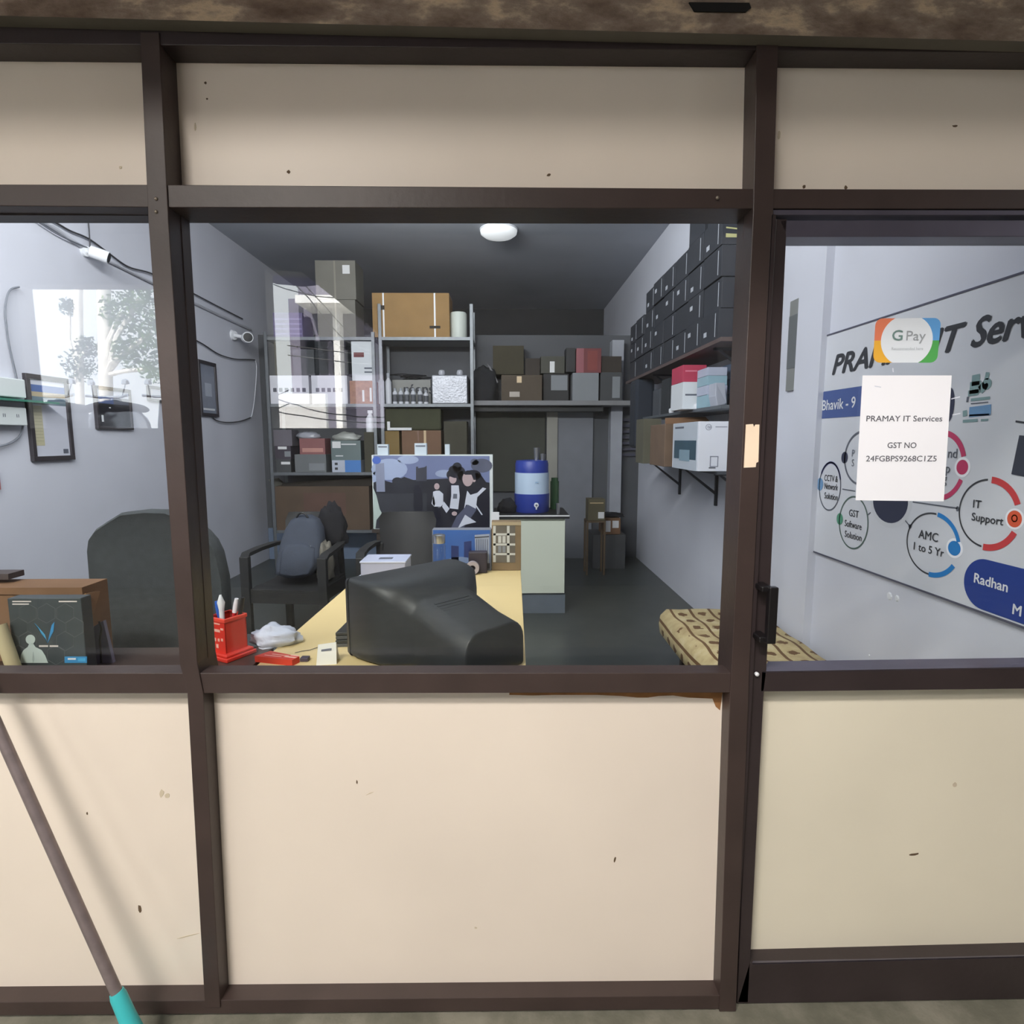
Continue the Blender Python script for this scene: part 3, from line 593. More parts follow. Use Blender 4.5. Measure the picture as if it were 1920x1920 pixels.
# ------------------------------------------------------------------ left counter: printer carton, brown carton, roll
a, b = aY(52, 1243, 1.56), aY(162, 1243, 1.56); za = aY(55, 1122, 1.56).z; gbd = .03
gb = thing('component_box', (a.x+.08, 1.6, ZD), 'dark grey box with blue V emblem and white bust print against the left window', 'box')
lx, rx_ = aY(14, 1130, 1.56).x, aY(152, 1130, 1.56).x; DG = M('dark_slate_print', (66, 72, 74), .5, 0, .05, 8)
part('carton', None, MB().box(lx, rx_, 1.56, 1.60, ZD, za, DG), gb, bevel=.002)
m = MB(); BV = M('bright_blue_print', (84, 170, 216), .5, 0, 0); BVD = M('blue_print', (66, 140, 190), .5, 0, 0)
def g(pts, mat, dy=0): m.prism([aY(x, y, 1.5594-dy) for x, y in pts], (0, .0006, 0), mat)
g([(64, 1168), (70, 1174), (84, 1190), (89, 1206)], BV); g([(89, 1206), (93, 1188), (97, 1172), (102, 1166), (100, 1184)], BVD); g([(64, 1168), (89, 1206), (84, 1192)], BV)
g([(121, 1231), (163, 1231), (163, 1243), (121, 1243)], BVD)
g([(127, 1234), (142, 1234), (142, 1237), (127, 1237)], WHITE, .0006); g([(146, 1234), (160, 1234), (160, 1240), (146, 1240)], BV, .0006)
for x0, x1, y in [(23, 58, 1128), (23, 54, 1133), (110, 144, 1128)]: g([(x0, y-1.3), (x1, y-1.3), (x1, y+1), (x0, y+1)], M('pale_print', (216, 206, 200), .6, 0, 0))
for x0, x1 in [(73, 90), (93, 109)]: g([(x0, 1210), (x1, 1210), (x1, 1213), (x0, 1213)], M('pale_print', (216, 206, 200), .6, 0, 0))
hx_ = M('hexagon_line_print', (96, 100, 102), .6, 0, 0)
for cx_, cy_ in [(52, 1150), (87, 1150), (122, 1150), (35, 1176), (140, 1176), (52, 1202), (122, 1202), (35, 1228), (105, 1228)]:
    for k in range(6):
        t1_, t2_ = R(60*k+30), R(60*k+90); r1, r2 = 19, 18
        g([(cx_+r1*math.cos(t1_), cy_+r1*math.sin(t1_)), (cx_+r1*math.cos(t2_), cy_+r1*math.sin(t2_)), (cx_+r2*math.cos(t2_), cy_+r2*math.sin(t2_)), (cx_+r2*math.cos(t1_), cy_+r2*math.sin(t1_))], hx_, -.0001)
bw = M('pale_bust_print', (200, 212, 206), .55, 0, .04)
g([(38, 1243), (39, 1228), (44, 1219), (52, 1213), (55, 1206), (62, 1206), (66, 1213), (78, 1219), (85, 1230), (90, 1243)], bw, .0007)
g([(57+9*math.cos(R(k)), 1199+9*math.sin(R(k))) for k in range(0, 360, 24)], bw, .0007)
g([(60, 1236), (62, 1222), (64, 1236), (62, 1243)], M('pale_bust_shade', (176, 188, 184), .6, 0, 0), .0014)
part('print', None, m, gb)
a, b = aY(0, 1100, 1.80), aY(188, 1100, 1.68)
KW = M('reddish_wood', (122, 90, 76), .6, 0, .15, 6)
kb = thing('cardboard_box', (-1.3, 1.75, ZD), 'brown carton with a flap hanging open on the counter behind the printed box', 'box')
zt3 = aY(150, 1100, 1.70).z; xr_ = aY(158, 1150, 1.69).x
part('carton', None, MB().box(-1.72, xr_, 1.69, 1.80, ZD, zt3, KRAFTD), kb)
part('flap', None, MB().prism([aY(150, 1118, 1.69), aY(161, 1112, 1.69), aY(161, 1186, 1.685), aY(153, 1180, 1.685)], (0, .003, 0), KRAFT), kb)
part('flap', 'darker flap folded outwards', MB().prism([aY(161, 1114, 1.70), aY(188, 1108, 1.74), aY(188, 1168, 1.74), aY(166, 1186, 1.70)], (0, .003, 0), KRAFTD), kb)
part('flap', None, MB().prism([aY(-80, 1094, 1.8), aY(120, 1103, 1.78), aY(186, 1108, 1.76), aY(160, 1117, 1.69), aY(-80, 1117, 1.69)], (0, 0, .003), KRAFTD), kb)
m = MB(); x0_, x1_ = aY(-60, 1090, 1.76).x, aY(27, 1090, 1.76).x; m.box(x0_, x1_, 1.74, 1.80, zt3+.012, zt3+.03, M('small_dark_box', (76, 66, 66), .6)); m.solo('small_box', 'small dark box resting on top of the brown carton at left edge', 'box', bevel=.001)
m = MB(); c0_, c1_ = aY(2, 1190, 1.52), aY(26, 1243, 1.50); m.cyl((c0_.x-.02, 1.54, c0_.z+.02), (c1_.x-.02, 1.53, ZD+.01), .017, .017, M('beige_roll', (206, 190, 150), .7), 18)
m.solo('paper_roll', 'beige paper roll leaning at far left of the window against the printed box', 'roll', smooth=40)
m = MB(); a, b = aY(164, 1250, 1.66), aY(208, 1250, 1.66); m.prism([(a.x, 1.66, ZD), (b.x, 1.67, ZD), (aY(192, 1175, 1.67).x, 1.675, aY(192, 1165, 1.67).z), (a.x, 1.665, aY(165, 1185, 1.66).z)], (0, .012, 0), M('lavender_grey_file', (128, 124, 140), .6))
m.solo('file_folder', 'lavender grey folder standing between the brown carton and office chair', 'folder')
m = MB(); m.tube([aY(x, y, 1.655) for x, y in [(186, 1165), (190, 1180), (187, 1200), (189, 1222), (190, 1243)]], .0025, BLACK, 8); m.solo('hanging_cable', 'short black cable hanging in front of the lavender folder', 'cable')

# ------------------------------------------------------------------ office chair
oc = thing('office_chair', (-1.22, 2.25, ZF), 'dark grey fabric office chair with tall rounded back behind the left window', 'chair')
FAB = M('charcoal_fabric', (62, 66, 68), .95, 0, .1, 40, .2)
Yc = 2.12
outl = [(168, 1010), (166, 1030), (170, 1080), (176, 1130), (190, 1180), (205, 1215), (212, 1260), (240, 1310), (300, 1335), (370, 1320), (410, 1260), (425, 1200), (428, 1150), (424, 1085), (412, 1035), (400, 1012), (385, 996), (350, 972), (310, 958), (270, 957), (225, 962), (200, 978), (180, 992)]
P = fq(outl, Yc); cen = sum(P, Vector())/len(P)
secs = []
for dy, k in [(0, .90), (-.004, .97), (.012, 1.0), (.05, 1.0), (.075, .96), (.085, .85)]:
    secs.append([(cen.x+(p.x-cen.x)*k, Yc+dy+.03*((p.x-cen.x)/.25)**2*-.6, cen.z+(p.z-cen.z)*k) for p in P])
part('backrest', None, MB().loft(secs, FAB), oc, smooth=60)
part('seat', None, lump(MB(), (-1.22, 2.42, ZF+.44), (.27, .26, .07), FAB, 1, k=.04), oc, smooth=60)
m = MB(); m.cyl((-1.22, 2.42, ZF+.12), (-1.22, 2.42, ZF+.46), .025, .025, BLACK); part('gas_column', None, m, oc, smooth=40)
m = MB(); m.prism([(-1.25, 2.17, ZF+.42), (-1.19, 2.17, ZF+.42), (-1.19, 2.17, ZF+.8), (-1.25, 2.17, ZF+.8)], (0, .02, 0), BLACK); m.box(-1.25, -1.19, 2.17, 2.45, ZF+.42, ZF+.44, BLACK); part('back_bracket', None, m, oc)
for k in range(5):
    t = R(72*k+10); c_, s__ = math.cos(t), math.sin(t); m = MB(); m.cyl((-1.22, 2.42, ZF+.13), (-1.22+.28*c_, 2.42+.28*s__, ZF+.08), .025, .016, BLACK)
    lg = part('leg', None, m, oc, smooth=40); m = MB(); m.cyl((-1.22+.28*c_-.015, 2.42+.28*s__, ZF+.028), (-1.22+.28*c_+.015, 2.42+.28*s__, ZF+.028), .028, .028, BLACK); m.build('castor', lg, smooth=40)

# ------------------------------------------------------------------ ceiling lamp
DL = emat('lamp_diffuser', (236, 238, 240), .55)
lc = aZ(935, 430, ZC); cl = thing('ceiling_light', (lc.x, lc.y, ZC-.08), 'round white dome lamp on the ceiling', 'ceiling light')
part('diffuser', None, MB().lathe([(.18, 0), (.175, -.03), (.14, -.055), (.07, -.07), (.005, -.075)], (lc.x, lc.y, ZC-.012), DL, 32), cl, smooth=50)
part('base_ring', None, MB().lathe([(.185, -.015), (.185, 0)], (lc.x, lc.y, ZC), WHITE, 32), cl)

# ------------------------------------------------------------------ left wall: frames, cameras, cables, sockets
FRM = M('dark_wood_frame', (58, 54, 58), .4, 0, .1, 12)
def frame(px0, px1, y0, y1, name, label, bw, paint, mat_in=None, slant=0):
    a, b = aX(px0, y0, XL+.02), aX(px0, y1, XL+.02); c = aX(px1, y0, XL+.02); ya, yb = a.y, c.y; z1, z0 = a.z, b.z
    t = thing(name, (XL+.02, (ya+yb)/2, z0), label, 'picture frame', 'framed pictures on the left wall')
    m = MB()
    for (p, q_, r_, s_) in [(ya, yb, z0, z0+bw), (ya, yb, z1-bw, z1), (ya, ya+bw, z0+bw, z1-bw), (yb-bw, yb, z0+bw, z1-bw)]: m.box(XL, XL+.024, p, q_, r_, s_, FRM)
    part('frame', None, m, t, bevel=.002)
    m = MB(); m.box(XL, XL+.012, ya+bw*.9, yb-bw*.9, z0+bw*.9, z1-bw*.9, mat_in or M('mount_white', (206, 208, 220), .5, 0, .02))
    def rc(u0, u1, v0, v1, mat, k=.0005):
        Y_ = lambda u: ya+bw+(yb-ya-2*bw)*u; Z_ = lambda v: z0+bw+(z1-z0-2*bw)*v
        m.box(XL+.0125, XL+.0125+k, Y_(u0), Y_(u1), Z_(v0), Z_(v1), mat)
    paint(rc); part('picture', None, m, t)
    return t
CB = M('certificate_blue', (70, 100, 160), .5, 0, .05); CO = M('certificate_ochre', (176, 160, 130), .5, 0, .05); CT = M('certificate_teal', (96, 116, 128), .5, 0, .1); CY = M('certificate_cream', (196, 190, 160), .5, 0, .05); CL = M('certificate_line', (150, 150, 130), .5, 0, 0)
def paint1(rc):
    rc(0, 1, .84, .93, CB); rc(0, 1, .78, .84, CO); rc(0, 1, .68, .78, CT); rc(0, .28, .14, .66, CY)
    for k in range(11): rc(.02, .26, .2+k*.042, .204+k*.042, CL, .001)
    rc(.8, .95, .03, .09, GRY)
frame(47, 126, 699, 866, 'certificate_frame', 'tall framed certificate with blue and ochre header on left wall', .028, paint1)
def paint2(rc):
    rc(0, 1, .0, .62, M('photo_black', (34, 34, 42), .4, 0, .3, 20)); rc(0, .5, .55, .8, M('photo_blue', (60, 84, 140), .4, 0, .2, 8)); rc(.0, 1, .8, 1, M('photo_sky', (190, 196, 212), .4))
    rc(.1, .16, .12, .3, WHITE, .001); rc(.35, .4, .5, .53, WHITE, .001)
frame(177, 244, 722, 804, 'framed_photo', 'small framed dark blue photo on left wall beside the certificate', .02, paint2, M('photo_slate', (80, 84, 100), .4))
frame(278, 330, 722, 751, 'framed_photo', 'small frame on left wall partly hidden by the mullion', .02, lambda rc: rc(.1, .9, .1, .9, M('mount_grey', (182, 184, 196), .5)))
def paint4(rc): rc(0, 1, 0, 1, M('photo_grey_blue', (132, 138, 152), .3, 0, .12, 9)); rc(.1, .9, .06, .1, WHITE, .001); rc(.3, .75, .35, .62, M('photo_pale', (168, 174, 188), .3), .001)
frame(371, 404, 673, 779, 'framed_photo', 'tall framed grey photo on left wall right of the mullion', .03, paint4)
def wire(name, label, pts, r, mat, off=.02, cat='cable', smooth_=True):
    P = [aX(x, y, XL+off) for x, y in pts]
    Q = []
    for i in range(len(P)-1):
        p0_, p1_, p2_, p3_ = P[max(i-1, 0)], P[i], P[i+1], P[min(i+2, len(P)-1)]
        for k in range(6):
            t = k/6; Q.append(.5*((2*p1_)+(p2_-p0_)*t+(2*p0_-5*p1_+4*p2_-p3_)*t*t+(3*p1_-p0_-3*p2_+p3_)*t**3))
    Q.append(P[-1]); m = MB(); m.tube(Q, r, mat, 6); return m.solo(name, label, cat, smooth=60)
CG = M('grey_cable', (120, 124, 132), .6); CD = M('dark_cable', (62, 62, 66), .6); CWm = M('white_cable', (206, 208, 216), .6)
wire('wall_conduit', 'grey conduit running up the left wall to the ceiling corner above the white camera', [(-30, 362), (60, 405), (105, 430), (165, 470), (225, 500), (285, 530), (330, 552), (420, 595), (470, 618)], .012, M('pale_conduit', (188, 190, 198), .6), .014, 'conduit')
wire('wall_cable', 'dark cable sagging along the upper left wall above the conduit', [(-30, 345), (95, 412), (130, 432), (165, 447), (200, 472), (240, 500), (282, 512), (330, 535), (360, 549), (400, 570), (455, 598)], .006, CD)
wire('wall_cable', 'grey cable running beside the dark cable on upper left wall', [(60, 408), (90, 428), (110, 440), (135, 452), (168, 466)], .005, CG, .03)
wire('wall_cable', 'short dark drop cable hanging from the ceiling to the white camera', [(164, 405), (166, 420), (168, 445), (169, 466)], .004, CD, .03)
wire('wall_cable', 'thin grey cable looping down left wall above the socket board', [(36, 538), (18, 545), (10, 575), (12, 610), (18, 650), (27, 690), (32, 712)], .005, CG)
wire('wall_cable', 'dark cable sagging below the far camera towards the back rack', [(355, 632), (380, 645), (410, 664), (440, 673), (465, 674), (478, 675)], .006, CD)
wire('wall_cable', 'white cable dropping beside the tall grey photo frame', [(478, 675), (481, 690), (478, 740), (473, 775), (470, 783)], .006, CWm)
wire('wall_cable', 'dark cable looping back under the tall grey photo frame', [(470, 783), (450, 790), (425, 792), (405, 788), (397, 780)], .006, CD)
wire('wall_cable', 'grey cable sagging below the socket board at far left', [(-30, 842), (10, 834), (30, 824), (40, 812), (43, 798)], .006, CG)
def bullet(px, py, label, s_, dirv, lens):
    c = aX(px, py, XL+.09*s_*1.2); d_ = Vector(dirv).normalized(); t = thing('security_camera', tuple(c), label, 'security camera', 'wall cameras')
    part('mount', None, MB().cyl((XL, c.y+.03, c.z+.03), (XL+.03, c.y+.02, c.z+.025), .035*s_, .03*s_, WHITE, 18), t, smooth=40)
    part('arm', None, MB().cyl((XL+.03, c.y+.02, c.z+.025), tuple(c), .012*s_, .012*s_, WHITE, 10), t, smooth=40)
    b = part('body', None, MB().lathe([(.022*s_, -.05*s_), (.034*s_, -.045*s_), (.036*s_, .045*s_), (.034*s_, .05*s_)], c, WHITE, 22, d_), t, smooth=40)
    part('lens', 'black lens', MB().lathe([(.03*s_, .0495*s_), (.028*s_, .053*s_), (.01, .054*s_)], c, lens, 20, d_), t, smooth=40)
bullet(186, 477, 'white bullet camera on left wall seen through the left pane', 1.1, (.75, .3, -.25), BLACK)
bullet(463, 633, 'white camera with black round face near the back of left wall', 1.5, (.5, -.85, -.1), BLACK)
# socket boards and glass shelf, hard left
EW = M('electrical_white', (214, 220, 220), .5, 0, .02)
a, b = aX(49, 765, XL+.06), aX(49, 798, XL+.06)
t = thing('socket_board', (XL, a.y-.2, b.z), 'white electrical socket board under the glass shelf at far left', 'socket board')
part('housing', None, MB().box(XL, XL+.06, a.y-.5, a.y, b.z, a.z, EW), t, bevel=.004)
m = MB()
for k in range(4):
    for j in (0, 1): m.box(XL+.0602, XL+.061, a.y-.06-.09*k-.012*j, a.y-.056-.09*k-.012*j, (a.z+b.z)/2-.006, (a.z+b.z)/2+.012, GRY)
part('socket_slots', None, m, t)['kind'] = 'stuff'
c = aX(47, 712, XL+.06); d_ = aX(47, 748, XL+.06)
m = MB(); m.box(XL, XL+.06, c.y-.5, c.y, d_.z+.004, c.z, EW); m.solo('switch_box', 'white switch box above the glass shelf at far left', 'switch box', bevel=.006)
g0 = aX(112, 758, XL+.10)
m = MB(); m.box(XL, XL+.10, g0.y-.75, g0.y, g0.z-.001, g0.z+.011, M('green_edge_glass', (70, 130, 112), .15, 0, .05)); m.solo('glass_shelf', 'green edged glass shelf on left wall between the white electrical boxes', 'shelf')
m = MB(); a, b = aX(-14, 880, XL+.02), aX(4, 918, XL+.02); m.box(XL, XL+.015, a.y, b.y, b.z, a.z, M('faded_red_sign', (176, 110, 108), .6)); m.solo('wall_sign', 'sliver of a faded red sign on left wall at the picture edge', 'sign')

# ------------------------------------------------------------------ generic box placed from its front face
def zY(y, Y, x=960): return aY(x, y, Y).z
def bx(name, label, x0, y0, x1, y1, Y, dep, mat, z=None, cat='box', group=None, parts=(), bevel=.002, wd=None):
    a, b = aY(x0, y0, Y), aY(x1, y1, Y); zb2 = z if z is not None else b.z
    if not parts:
        m = MB().box(a.x, b.x, Y, Y+dep, zb2, a.z, mat); return m.solo(name, label, cat, group, bevel=bevel)
    t = thing(name, ((a.x+b.x)/2, Y+dep/2, zb2), label, cat, group)
    part('carton' if cat == 'box' else 'body', None, MB().box(a.x, b.x, Y, Y+dep, zb2, a.z, mat), t, bevel=bevel)
    for i, (pn, u0, v0, u1, v1, mt) in enumerate(parts):
        W_, H_ = b.x-a.x, a.z-zb2
        part(pn, None, MB().box(a.x+W_*u0, a.x+W_*u1, Y-.0015-.0006*i, Y+.001, zb2+H_*v0, zb2+H_*v1, mt), t)
    return t
TAPE = M('packing_tape', (206, 180, 140), .35, 0, .05); LAB = M('white_label', (222, 222, 222), .6, 0, .03); GREYC = M('grey_carton', (122, 120, 112), .85, 0, .06)
OLV = M('olive_carton', (72, 70, 58), .85, 0, .1); DKC = M('dark_carton', (58, 52, 46), .85, 0, .12); DGB = M('dark_grey_box', (70, 72, 74), .7, 0, .1); LGB = M('light_grey_box', (132, 136, 140), .7, 0, .05)
REDB = M('dull_red_box', (116, 60, 62), .7, 0, .1); WHB = M('white_box_card', (212, 216, 220), .6, 0, .02)

# ------------------------------------------------------------------ steel racks on the back wall
RY, RB = 6.35, 6.80
RST = M('galvanised_rack', (112, 116, 120), .45, .5, .1, 18)
SZ = [zY(993, RY), zY(885, RY), zY(757, RY), zY(632, RY)]
def rack(px0, px1, label, levels, top):
    a, b = aY(px0, 700, RY).x, aY(px1, 700, RY).x
    t = thing('storage_rack', ((a+b)/2, (RY+RB)/2, ZF), label, 'rack')
    for x in (a, b-.035):
        for y in (RY, RB-.035):
            m = MB(); s_ = 1 if x == a else -1; xo = x if s_ > 0 else x+.035
            m.box(min(xo, xo+s_*.035), max(xo, xo+s_*.035), y, y+.003, ZF, top, RST); m.box(min(xo, xo+s_*.003), max(xo, xo+s_*.003), y, y+.035, ZF, top, RST); part('post', None, m, t)
    for z in levels: part('shelf', None, MB().box(a+.003, b-.003, RY+.003, RB-.003, z-.032, z, RST), t)
    return a, b
rack(497, 704, 'steel storage rack in the back left corner, left of its twin', [SZ[0], SZ[1], SZ[2], SZ[3]], SZ[3]+.05)
rack(711, 888, 'steel storage rack holding the strapped carton, right of its twin', [SZ[0], SZ[1], SZ[2], SZ[3]], zY(570, RY))
Y2 = RY+.05
bx('cardboard_box', 'grey brown carton on top of the left rack under another', 594, 562, 668, 632, Y2, .38, GREYC, SZ[3], parts=[('tape', .46, 0, .5, 1, M('grey_tape', (140, 136, 124), .4))])
bx('cardboard_box', 'grey brown carton with white label, topmost on the left rack', 590, 488, 668, 562, Y2+.01, .36, GREYC, zY(562, Y2)+.001, parts=[('tape', .46, 0, .5, 1, M('grey_tape', (140, 136, 124), .4)), ('label', .68, .66, .86, .88, LAB)])
bx('cardboard_box', 'wide brown carton with two white straps on top of the right rack', 697, 549, 843, 623, RY+.02, .4, M('strapped_kraft', (150, 118, 74), .8, 0, .08), SZ[3], parts=[('strap', .135, 0, .155, 1, WHITE), ('strap', .80, 0, .82, 1, WHITE), ('print', .07, .62, .16, .72, DKC), ('print', .74, .2, .88, .26, DKC)])
p = aY(860, 620, RY+.15); m = MB(); m.lathe([(.085, 0), (.09, .01), (.09, .26), (.082, .275), (.06, .28)], (p.x, RY+.15, SZ[3]), M('white_drum', (206, 212, 204), .5, 0, .04), 28); m.solo('plastic_drum', 'white plastic drum beside the strapped carton', 'drum', smooth=40)
PCR = M('purple_reflection', (84, 74, 116), .6, 0, .1)  # solid block standing in for a purple reflection in the glass
t = bx('reflection_block', 'purple slatted block in place of a reflection, on top of the left rack', 511, 586, 568, 632, RY+.02, .35, PCR, SZ[3], 'crate', parts=[('slat', .03, .1+.2*k, .97, .17+.2*k, M('purple_reflection_slat', (116, 106, 150), .5)) for k in range(4)])
# third-level goods, left rack
sl_ = M('crate_slot_dark', (70, 72, 84), .7)
bx('slotted_crate', 'white slotted plastic crate on middle shelf of the left rack', 505, 704, 580, 750, RY+.01, .3, M('crate_white', (206, 206, 214), .5), SZ[2], 'crate', parts=[('slot', .08+.15*k, .42, .17+.15*k, .56, sl_) for k in range(6)])
bx('slotted_crate', 'second white slotted crate on middle shelf beside the first', 583, 704, 652, 750, RY+.01, .3, M('crate_white', (206, 206, 214), .5), SZ[2], 'crate', parts=[('slot', .12+.16*k, .42, .22+.16*k, .56, sl_) for k in range(5)])
zc_ = zY(704, RY+.01)+.001
bx('dark_box', 'dark olive box on top of the first slotted crate', 513, 640, 545, 700, RY+.03, .25, OLV, zc_)
bx('dark_box', 'dark grey box standing on the slotted crates, left of the black one', 548, 655, 590, 700, RY+.03, .25, DGB, zc_)
bx('dark_box', 'black box standing on the second slotted crate', 596, 640, 625, 700, RY+.03, .25, M('matte_black_box', (40, 40, 42), .8), zc_)
bx('speaker_box', 'narrow black box with rounded edges beside the red marked white carton', 634, 655, 654, 700, RY+.03, .2, BLACK, zc_, bevel=.012)
bx('cardboard_box', 'orange brown printed carton on middle shelf right of the crates', 655, 714, 703, 750, RY+.02, .25, M('orange_brown_print', (158, 112, 84), .7, 0, .2, 20), SZ[2], parts=[('label', .5, .1, .58, .6, LAB), ('label', .8, .1, .88, .7, LAB)])
bx('carton_white', 'white carton with red print on top of the orange brown one', 658, 640, 703, 713, RY+.03, .22, WHB, zY(714, RY+.02)+.001, parts=[('print', .1, .6, .55, .72, REDB), ('print', .55, .2, .9, .24, GRY), ('print', .55, .3, .9, .34, GRY)])
# bottles, text carton, foil package, right rack
bx('text_carton', 'long grey carton with dark lettering behind the small bottles', 735, 712, 808, 752, RY+.2, .15, M('pale_grey_carton', (150, 150, 146), .7), SZ[2])
m = MB(); a = aY(756, 738, RY+.2); m.text('réens', (a.x, RY+.1985, a.z), (1, 0, 0), (0, 0, 1), .15, INK, .004)
o = bpy.data.objects[-1] if False else None
tc_ = [o for o in COL.objects if o.name.startswith('text_carton')][0]; part('lettering', None, m, tc_)
bl = [(716, 700), (729, 700), (741, 728), (752, 728), (763, 728), (775, 728), (788, 728), (799, 732)]
names_ = ['leftmost tall', 'second tall', 'third', 'fourth', 'fifth', 'sixth', 'seventh', 'rightmost']
for (x, y), n_ in zip(bl, names_):
    c = aY(x, 750, RY+.06); z1_ = zY(y, RY+.06); h = z1_-SZ[2]; r_ = .033 if y < 710 else .026
    t = thing('spray_bottle', (c.x, RY+.06, SZ[2]), 'small white bottle, %s from the left in the row on the right rack' % n_.replace(' tall', ' tall one'), 'bottle', 'white bottles on the right rack')
    part('body', None, MB().lathe([(r_*.95, 0), (r_, .01), (r_, h*.72), (r_*.5, h*.82), (r_*.4, h*.86)], (c.x, RY+.06, SZ[2]), M('bottle_white', (206, 208, 214), .4), 14), t, smooth=40)
    part('cap', None, MB().lathe([(r_*.55, h*.85), (r_*.55, h)], (c.x, RY+.06, SZ[2]), M('bottle_cap_grey', (160, 164, 172), .4), 12), t, smooth=40)
    if y > 710: part('label', 'dark striped label', MB().lathe([(r_*1.01, h*.15), (r_*1.01, h*.6)], (c.x, RY+.06, SZ[2]), M('bottle_label_dark', (88, 90, 96), .6, 0, .4, 60), 14), t)
m = MB(); a, b = aY(809, 703, RY+.02), aY(877, 751, RY+.02); FOIL = M('silver_foil', (150, 152, 158), .42, .9, .1, 8, .5)
m.box(a.x, b.x, RY+.02, RY+.3, SZ[2], a.z, FOIL); t = thing('foil_package', ((a.x+b.x)/2, RY+.15, SZ[2]), 'shiny silver wrapped package at right end of the right rack middle shelf', 'package'); part('wrap', None, m, t, bevel=.01)
for x in (828, 862): c = aY(x, 698, RY+.1); part('knob', None, MB().lathe([(.03, 0), (.04, .03), (.03, .06), (.01, .07)], (c.x, RY+.12, a.z-.002), M('clear_grey_plastic', (170, 172, 180), .2), 14), t, smooth=40)
m = MB(); rr2 = random.Random(11)
for k in range(7):
    c = aY(rr2.uniform(745, 800), 706, RY+.3); zz = zY(712, RY+.2)+.006; P = []
    for i in range(22): tt = 2*math.pi*i/20; P.append((c.x+(.08+.01*k)*math.cos(tt), RY+.275+.05*math.sin(tt), zz+.006+.008*k+.004*math.sin(3*tt)))
    m.tube(P, .006, BLACK, 6)
m.solo('cable_coil', 'black cable coil lying on top of the grey lettered carton', 'cable coil')
# level two goods
bx('dark_box', 'dark box with white strip, bottom of the stack nearest left wall', 517, 861, 546, 881, RY+.03, .25, DGB, SZ[1], parts=[('label', .35, .6, .95, .8, LAB)])
z_a = zY(861, RY+.03)+.001
bx('dark_box', 'dark box with two white labels, middle of the stack nearest left wall', 515, 836, 546, 861, RY+.03, .25, M('dark_violet_box', (66, 60, 70), .7), z_a, parts=[('label', .2, .75, .75, .95, LAB), ('label', .6, .2, .98, .6, LGB)])
bx('grey_box', 'mauve grey box, topmost of the stack nearest left wall', 512, 806, 548, 836, RY+.04, .22, M('mauve_grey_box', (104, 100, 108), .7), zY(836, RY+.03)+.001)
bx('storage_bin', 'grey plastic bin with a pale label on lower shelf', 552, 852, 612, 881, RY+.02, .3, M('bin_grey', (108, 112, 114), .5), SZ[1], 'bin', parts=[('label', .45, .1, .95, .5, LGB)])
bx('red_box', 'dull red box with pale lettering on top of the grey bin', 561, 822, 610, 852, RY+.04, .22, M('faded_red_box', (140, 92, 92), .7), zY(852, RY+.02)+.001, parts=[('print', .1, .15, .92, .4, M('peach_print', (190, 140, 130), .7))])
m = MB(); c = aY(576, 812, RY+.1); lump(m, (c.x, RY+.15, zY(822, RY+.04)+.004), (.13, .08, .05), M('clear_bag', (160, 162, 170), .3, 0, .1), 9); m.solo('plastic_bag', 'clear grey plastic bag on top of the dull red box', 'plastic bag', smooth=60)
bx('parts_box', 'flat box with white left half and blue right half on lower shelf', 622, 863, 677, 881, RY+.02, .3, M('parts_white', (186, 192, 206), .5), SZ[1], parts=[('blue_panel', .45, 0, 1, 1, M('parts_blue', (74, 128, 196), .5)), ('print', .1, .2, .2, .4, INK), ('print', .1, .6, .2, .8, INK)])
bx('organiser_box', 'grey green clear organiser box on top of the white and blue box', 620, 826, 677, 863, RY+.04, .25, M('clear_organiser', (104, 118, 118), .3), zY(863, RY+.02)+.001, parts=[('label', .05, .62, .33, .95, LAB), ('label', .35, .78, .85, .84, LAB), ('label', .15, .2, .4, .25, LAB)])
m = MB(); c = aY(648, 815, RY+.1); lump(m, (c.x, RY+.15, zY(826, RY+.04)+.004), (.15, .08, .06), M('clear_bag_pale', (170, 172, 166), .3, 0, .12), 14); m.solo('plastic_bag', 'pale plastic bag on top of the grey green organiser', 'plastic bag', smooth=60)
bx('olive_box', 'tall olive box at right end of left rack lower shelf', 682, 810, 702, 881, RY+.04, .25, OLV, SZ[1])
zt5 = zY(810, RY+.04); c = aY(698, 800, RY+.1); t = thing('trigger_bottle', (c.x-.02, RY+.1, zt5), 'white trigger bottle standing on the tall olive box', 'bottle')
part('body', None, MB().lathe([(.045, 0), (.047, .02), (.047, .14), (.02, .19), (.018, .2)], (c.x-.02, RY+.1, zt5+.001), WHITE, 18), t, smooth=40)
m = MB(); m.box(c.x-.045, c.x+.01, RY+.085, RY+.115, zt5+.2, zt5+.235, WHITE); part('trigger', None, m, t, bevel=.004)
bx('folded_tarp', 'dark olive folded sheet filling the shelf under the bottles', 720, 766, 872, 806, RY+.1, .3, M('olive_sheet', (66, 68, 50), .9, 0, .15, 6, .2), zY(806, RY+.1), 'sheet', bevel=.02) if False else None
bx('cardboard_box', 'ochre carton behind the white cards, left of the brown one', 721, 808, 750, 881, RY+.04, .3, M('ochre_carton', (132, 110, 68), .85), SZ[1])
bx('cardboard_box', 'brown carton with tape stripe on lower shelf of the right rack', 753, 807, 828, 881, RY+.04, .3, M('sienna_carton', (122, 94, 74), .85), SZ[1], parts=[('tape', .56, 0, .62, 1, TAPE), ('tape', .4, 0, .44, 1, M('brown_tape', (118, 82, 62), .4))])
bx('olive_box', 'dark olive carton at right end of the right rack lower shelf', 832, 790, 876, 881, RY+.04, .3, OLV, SZ[1])
zt6 = zY(807, RY+.04)
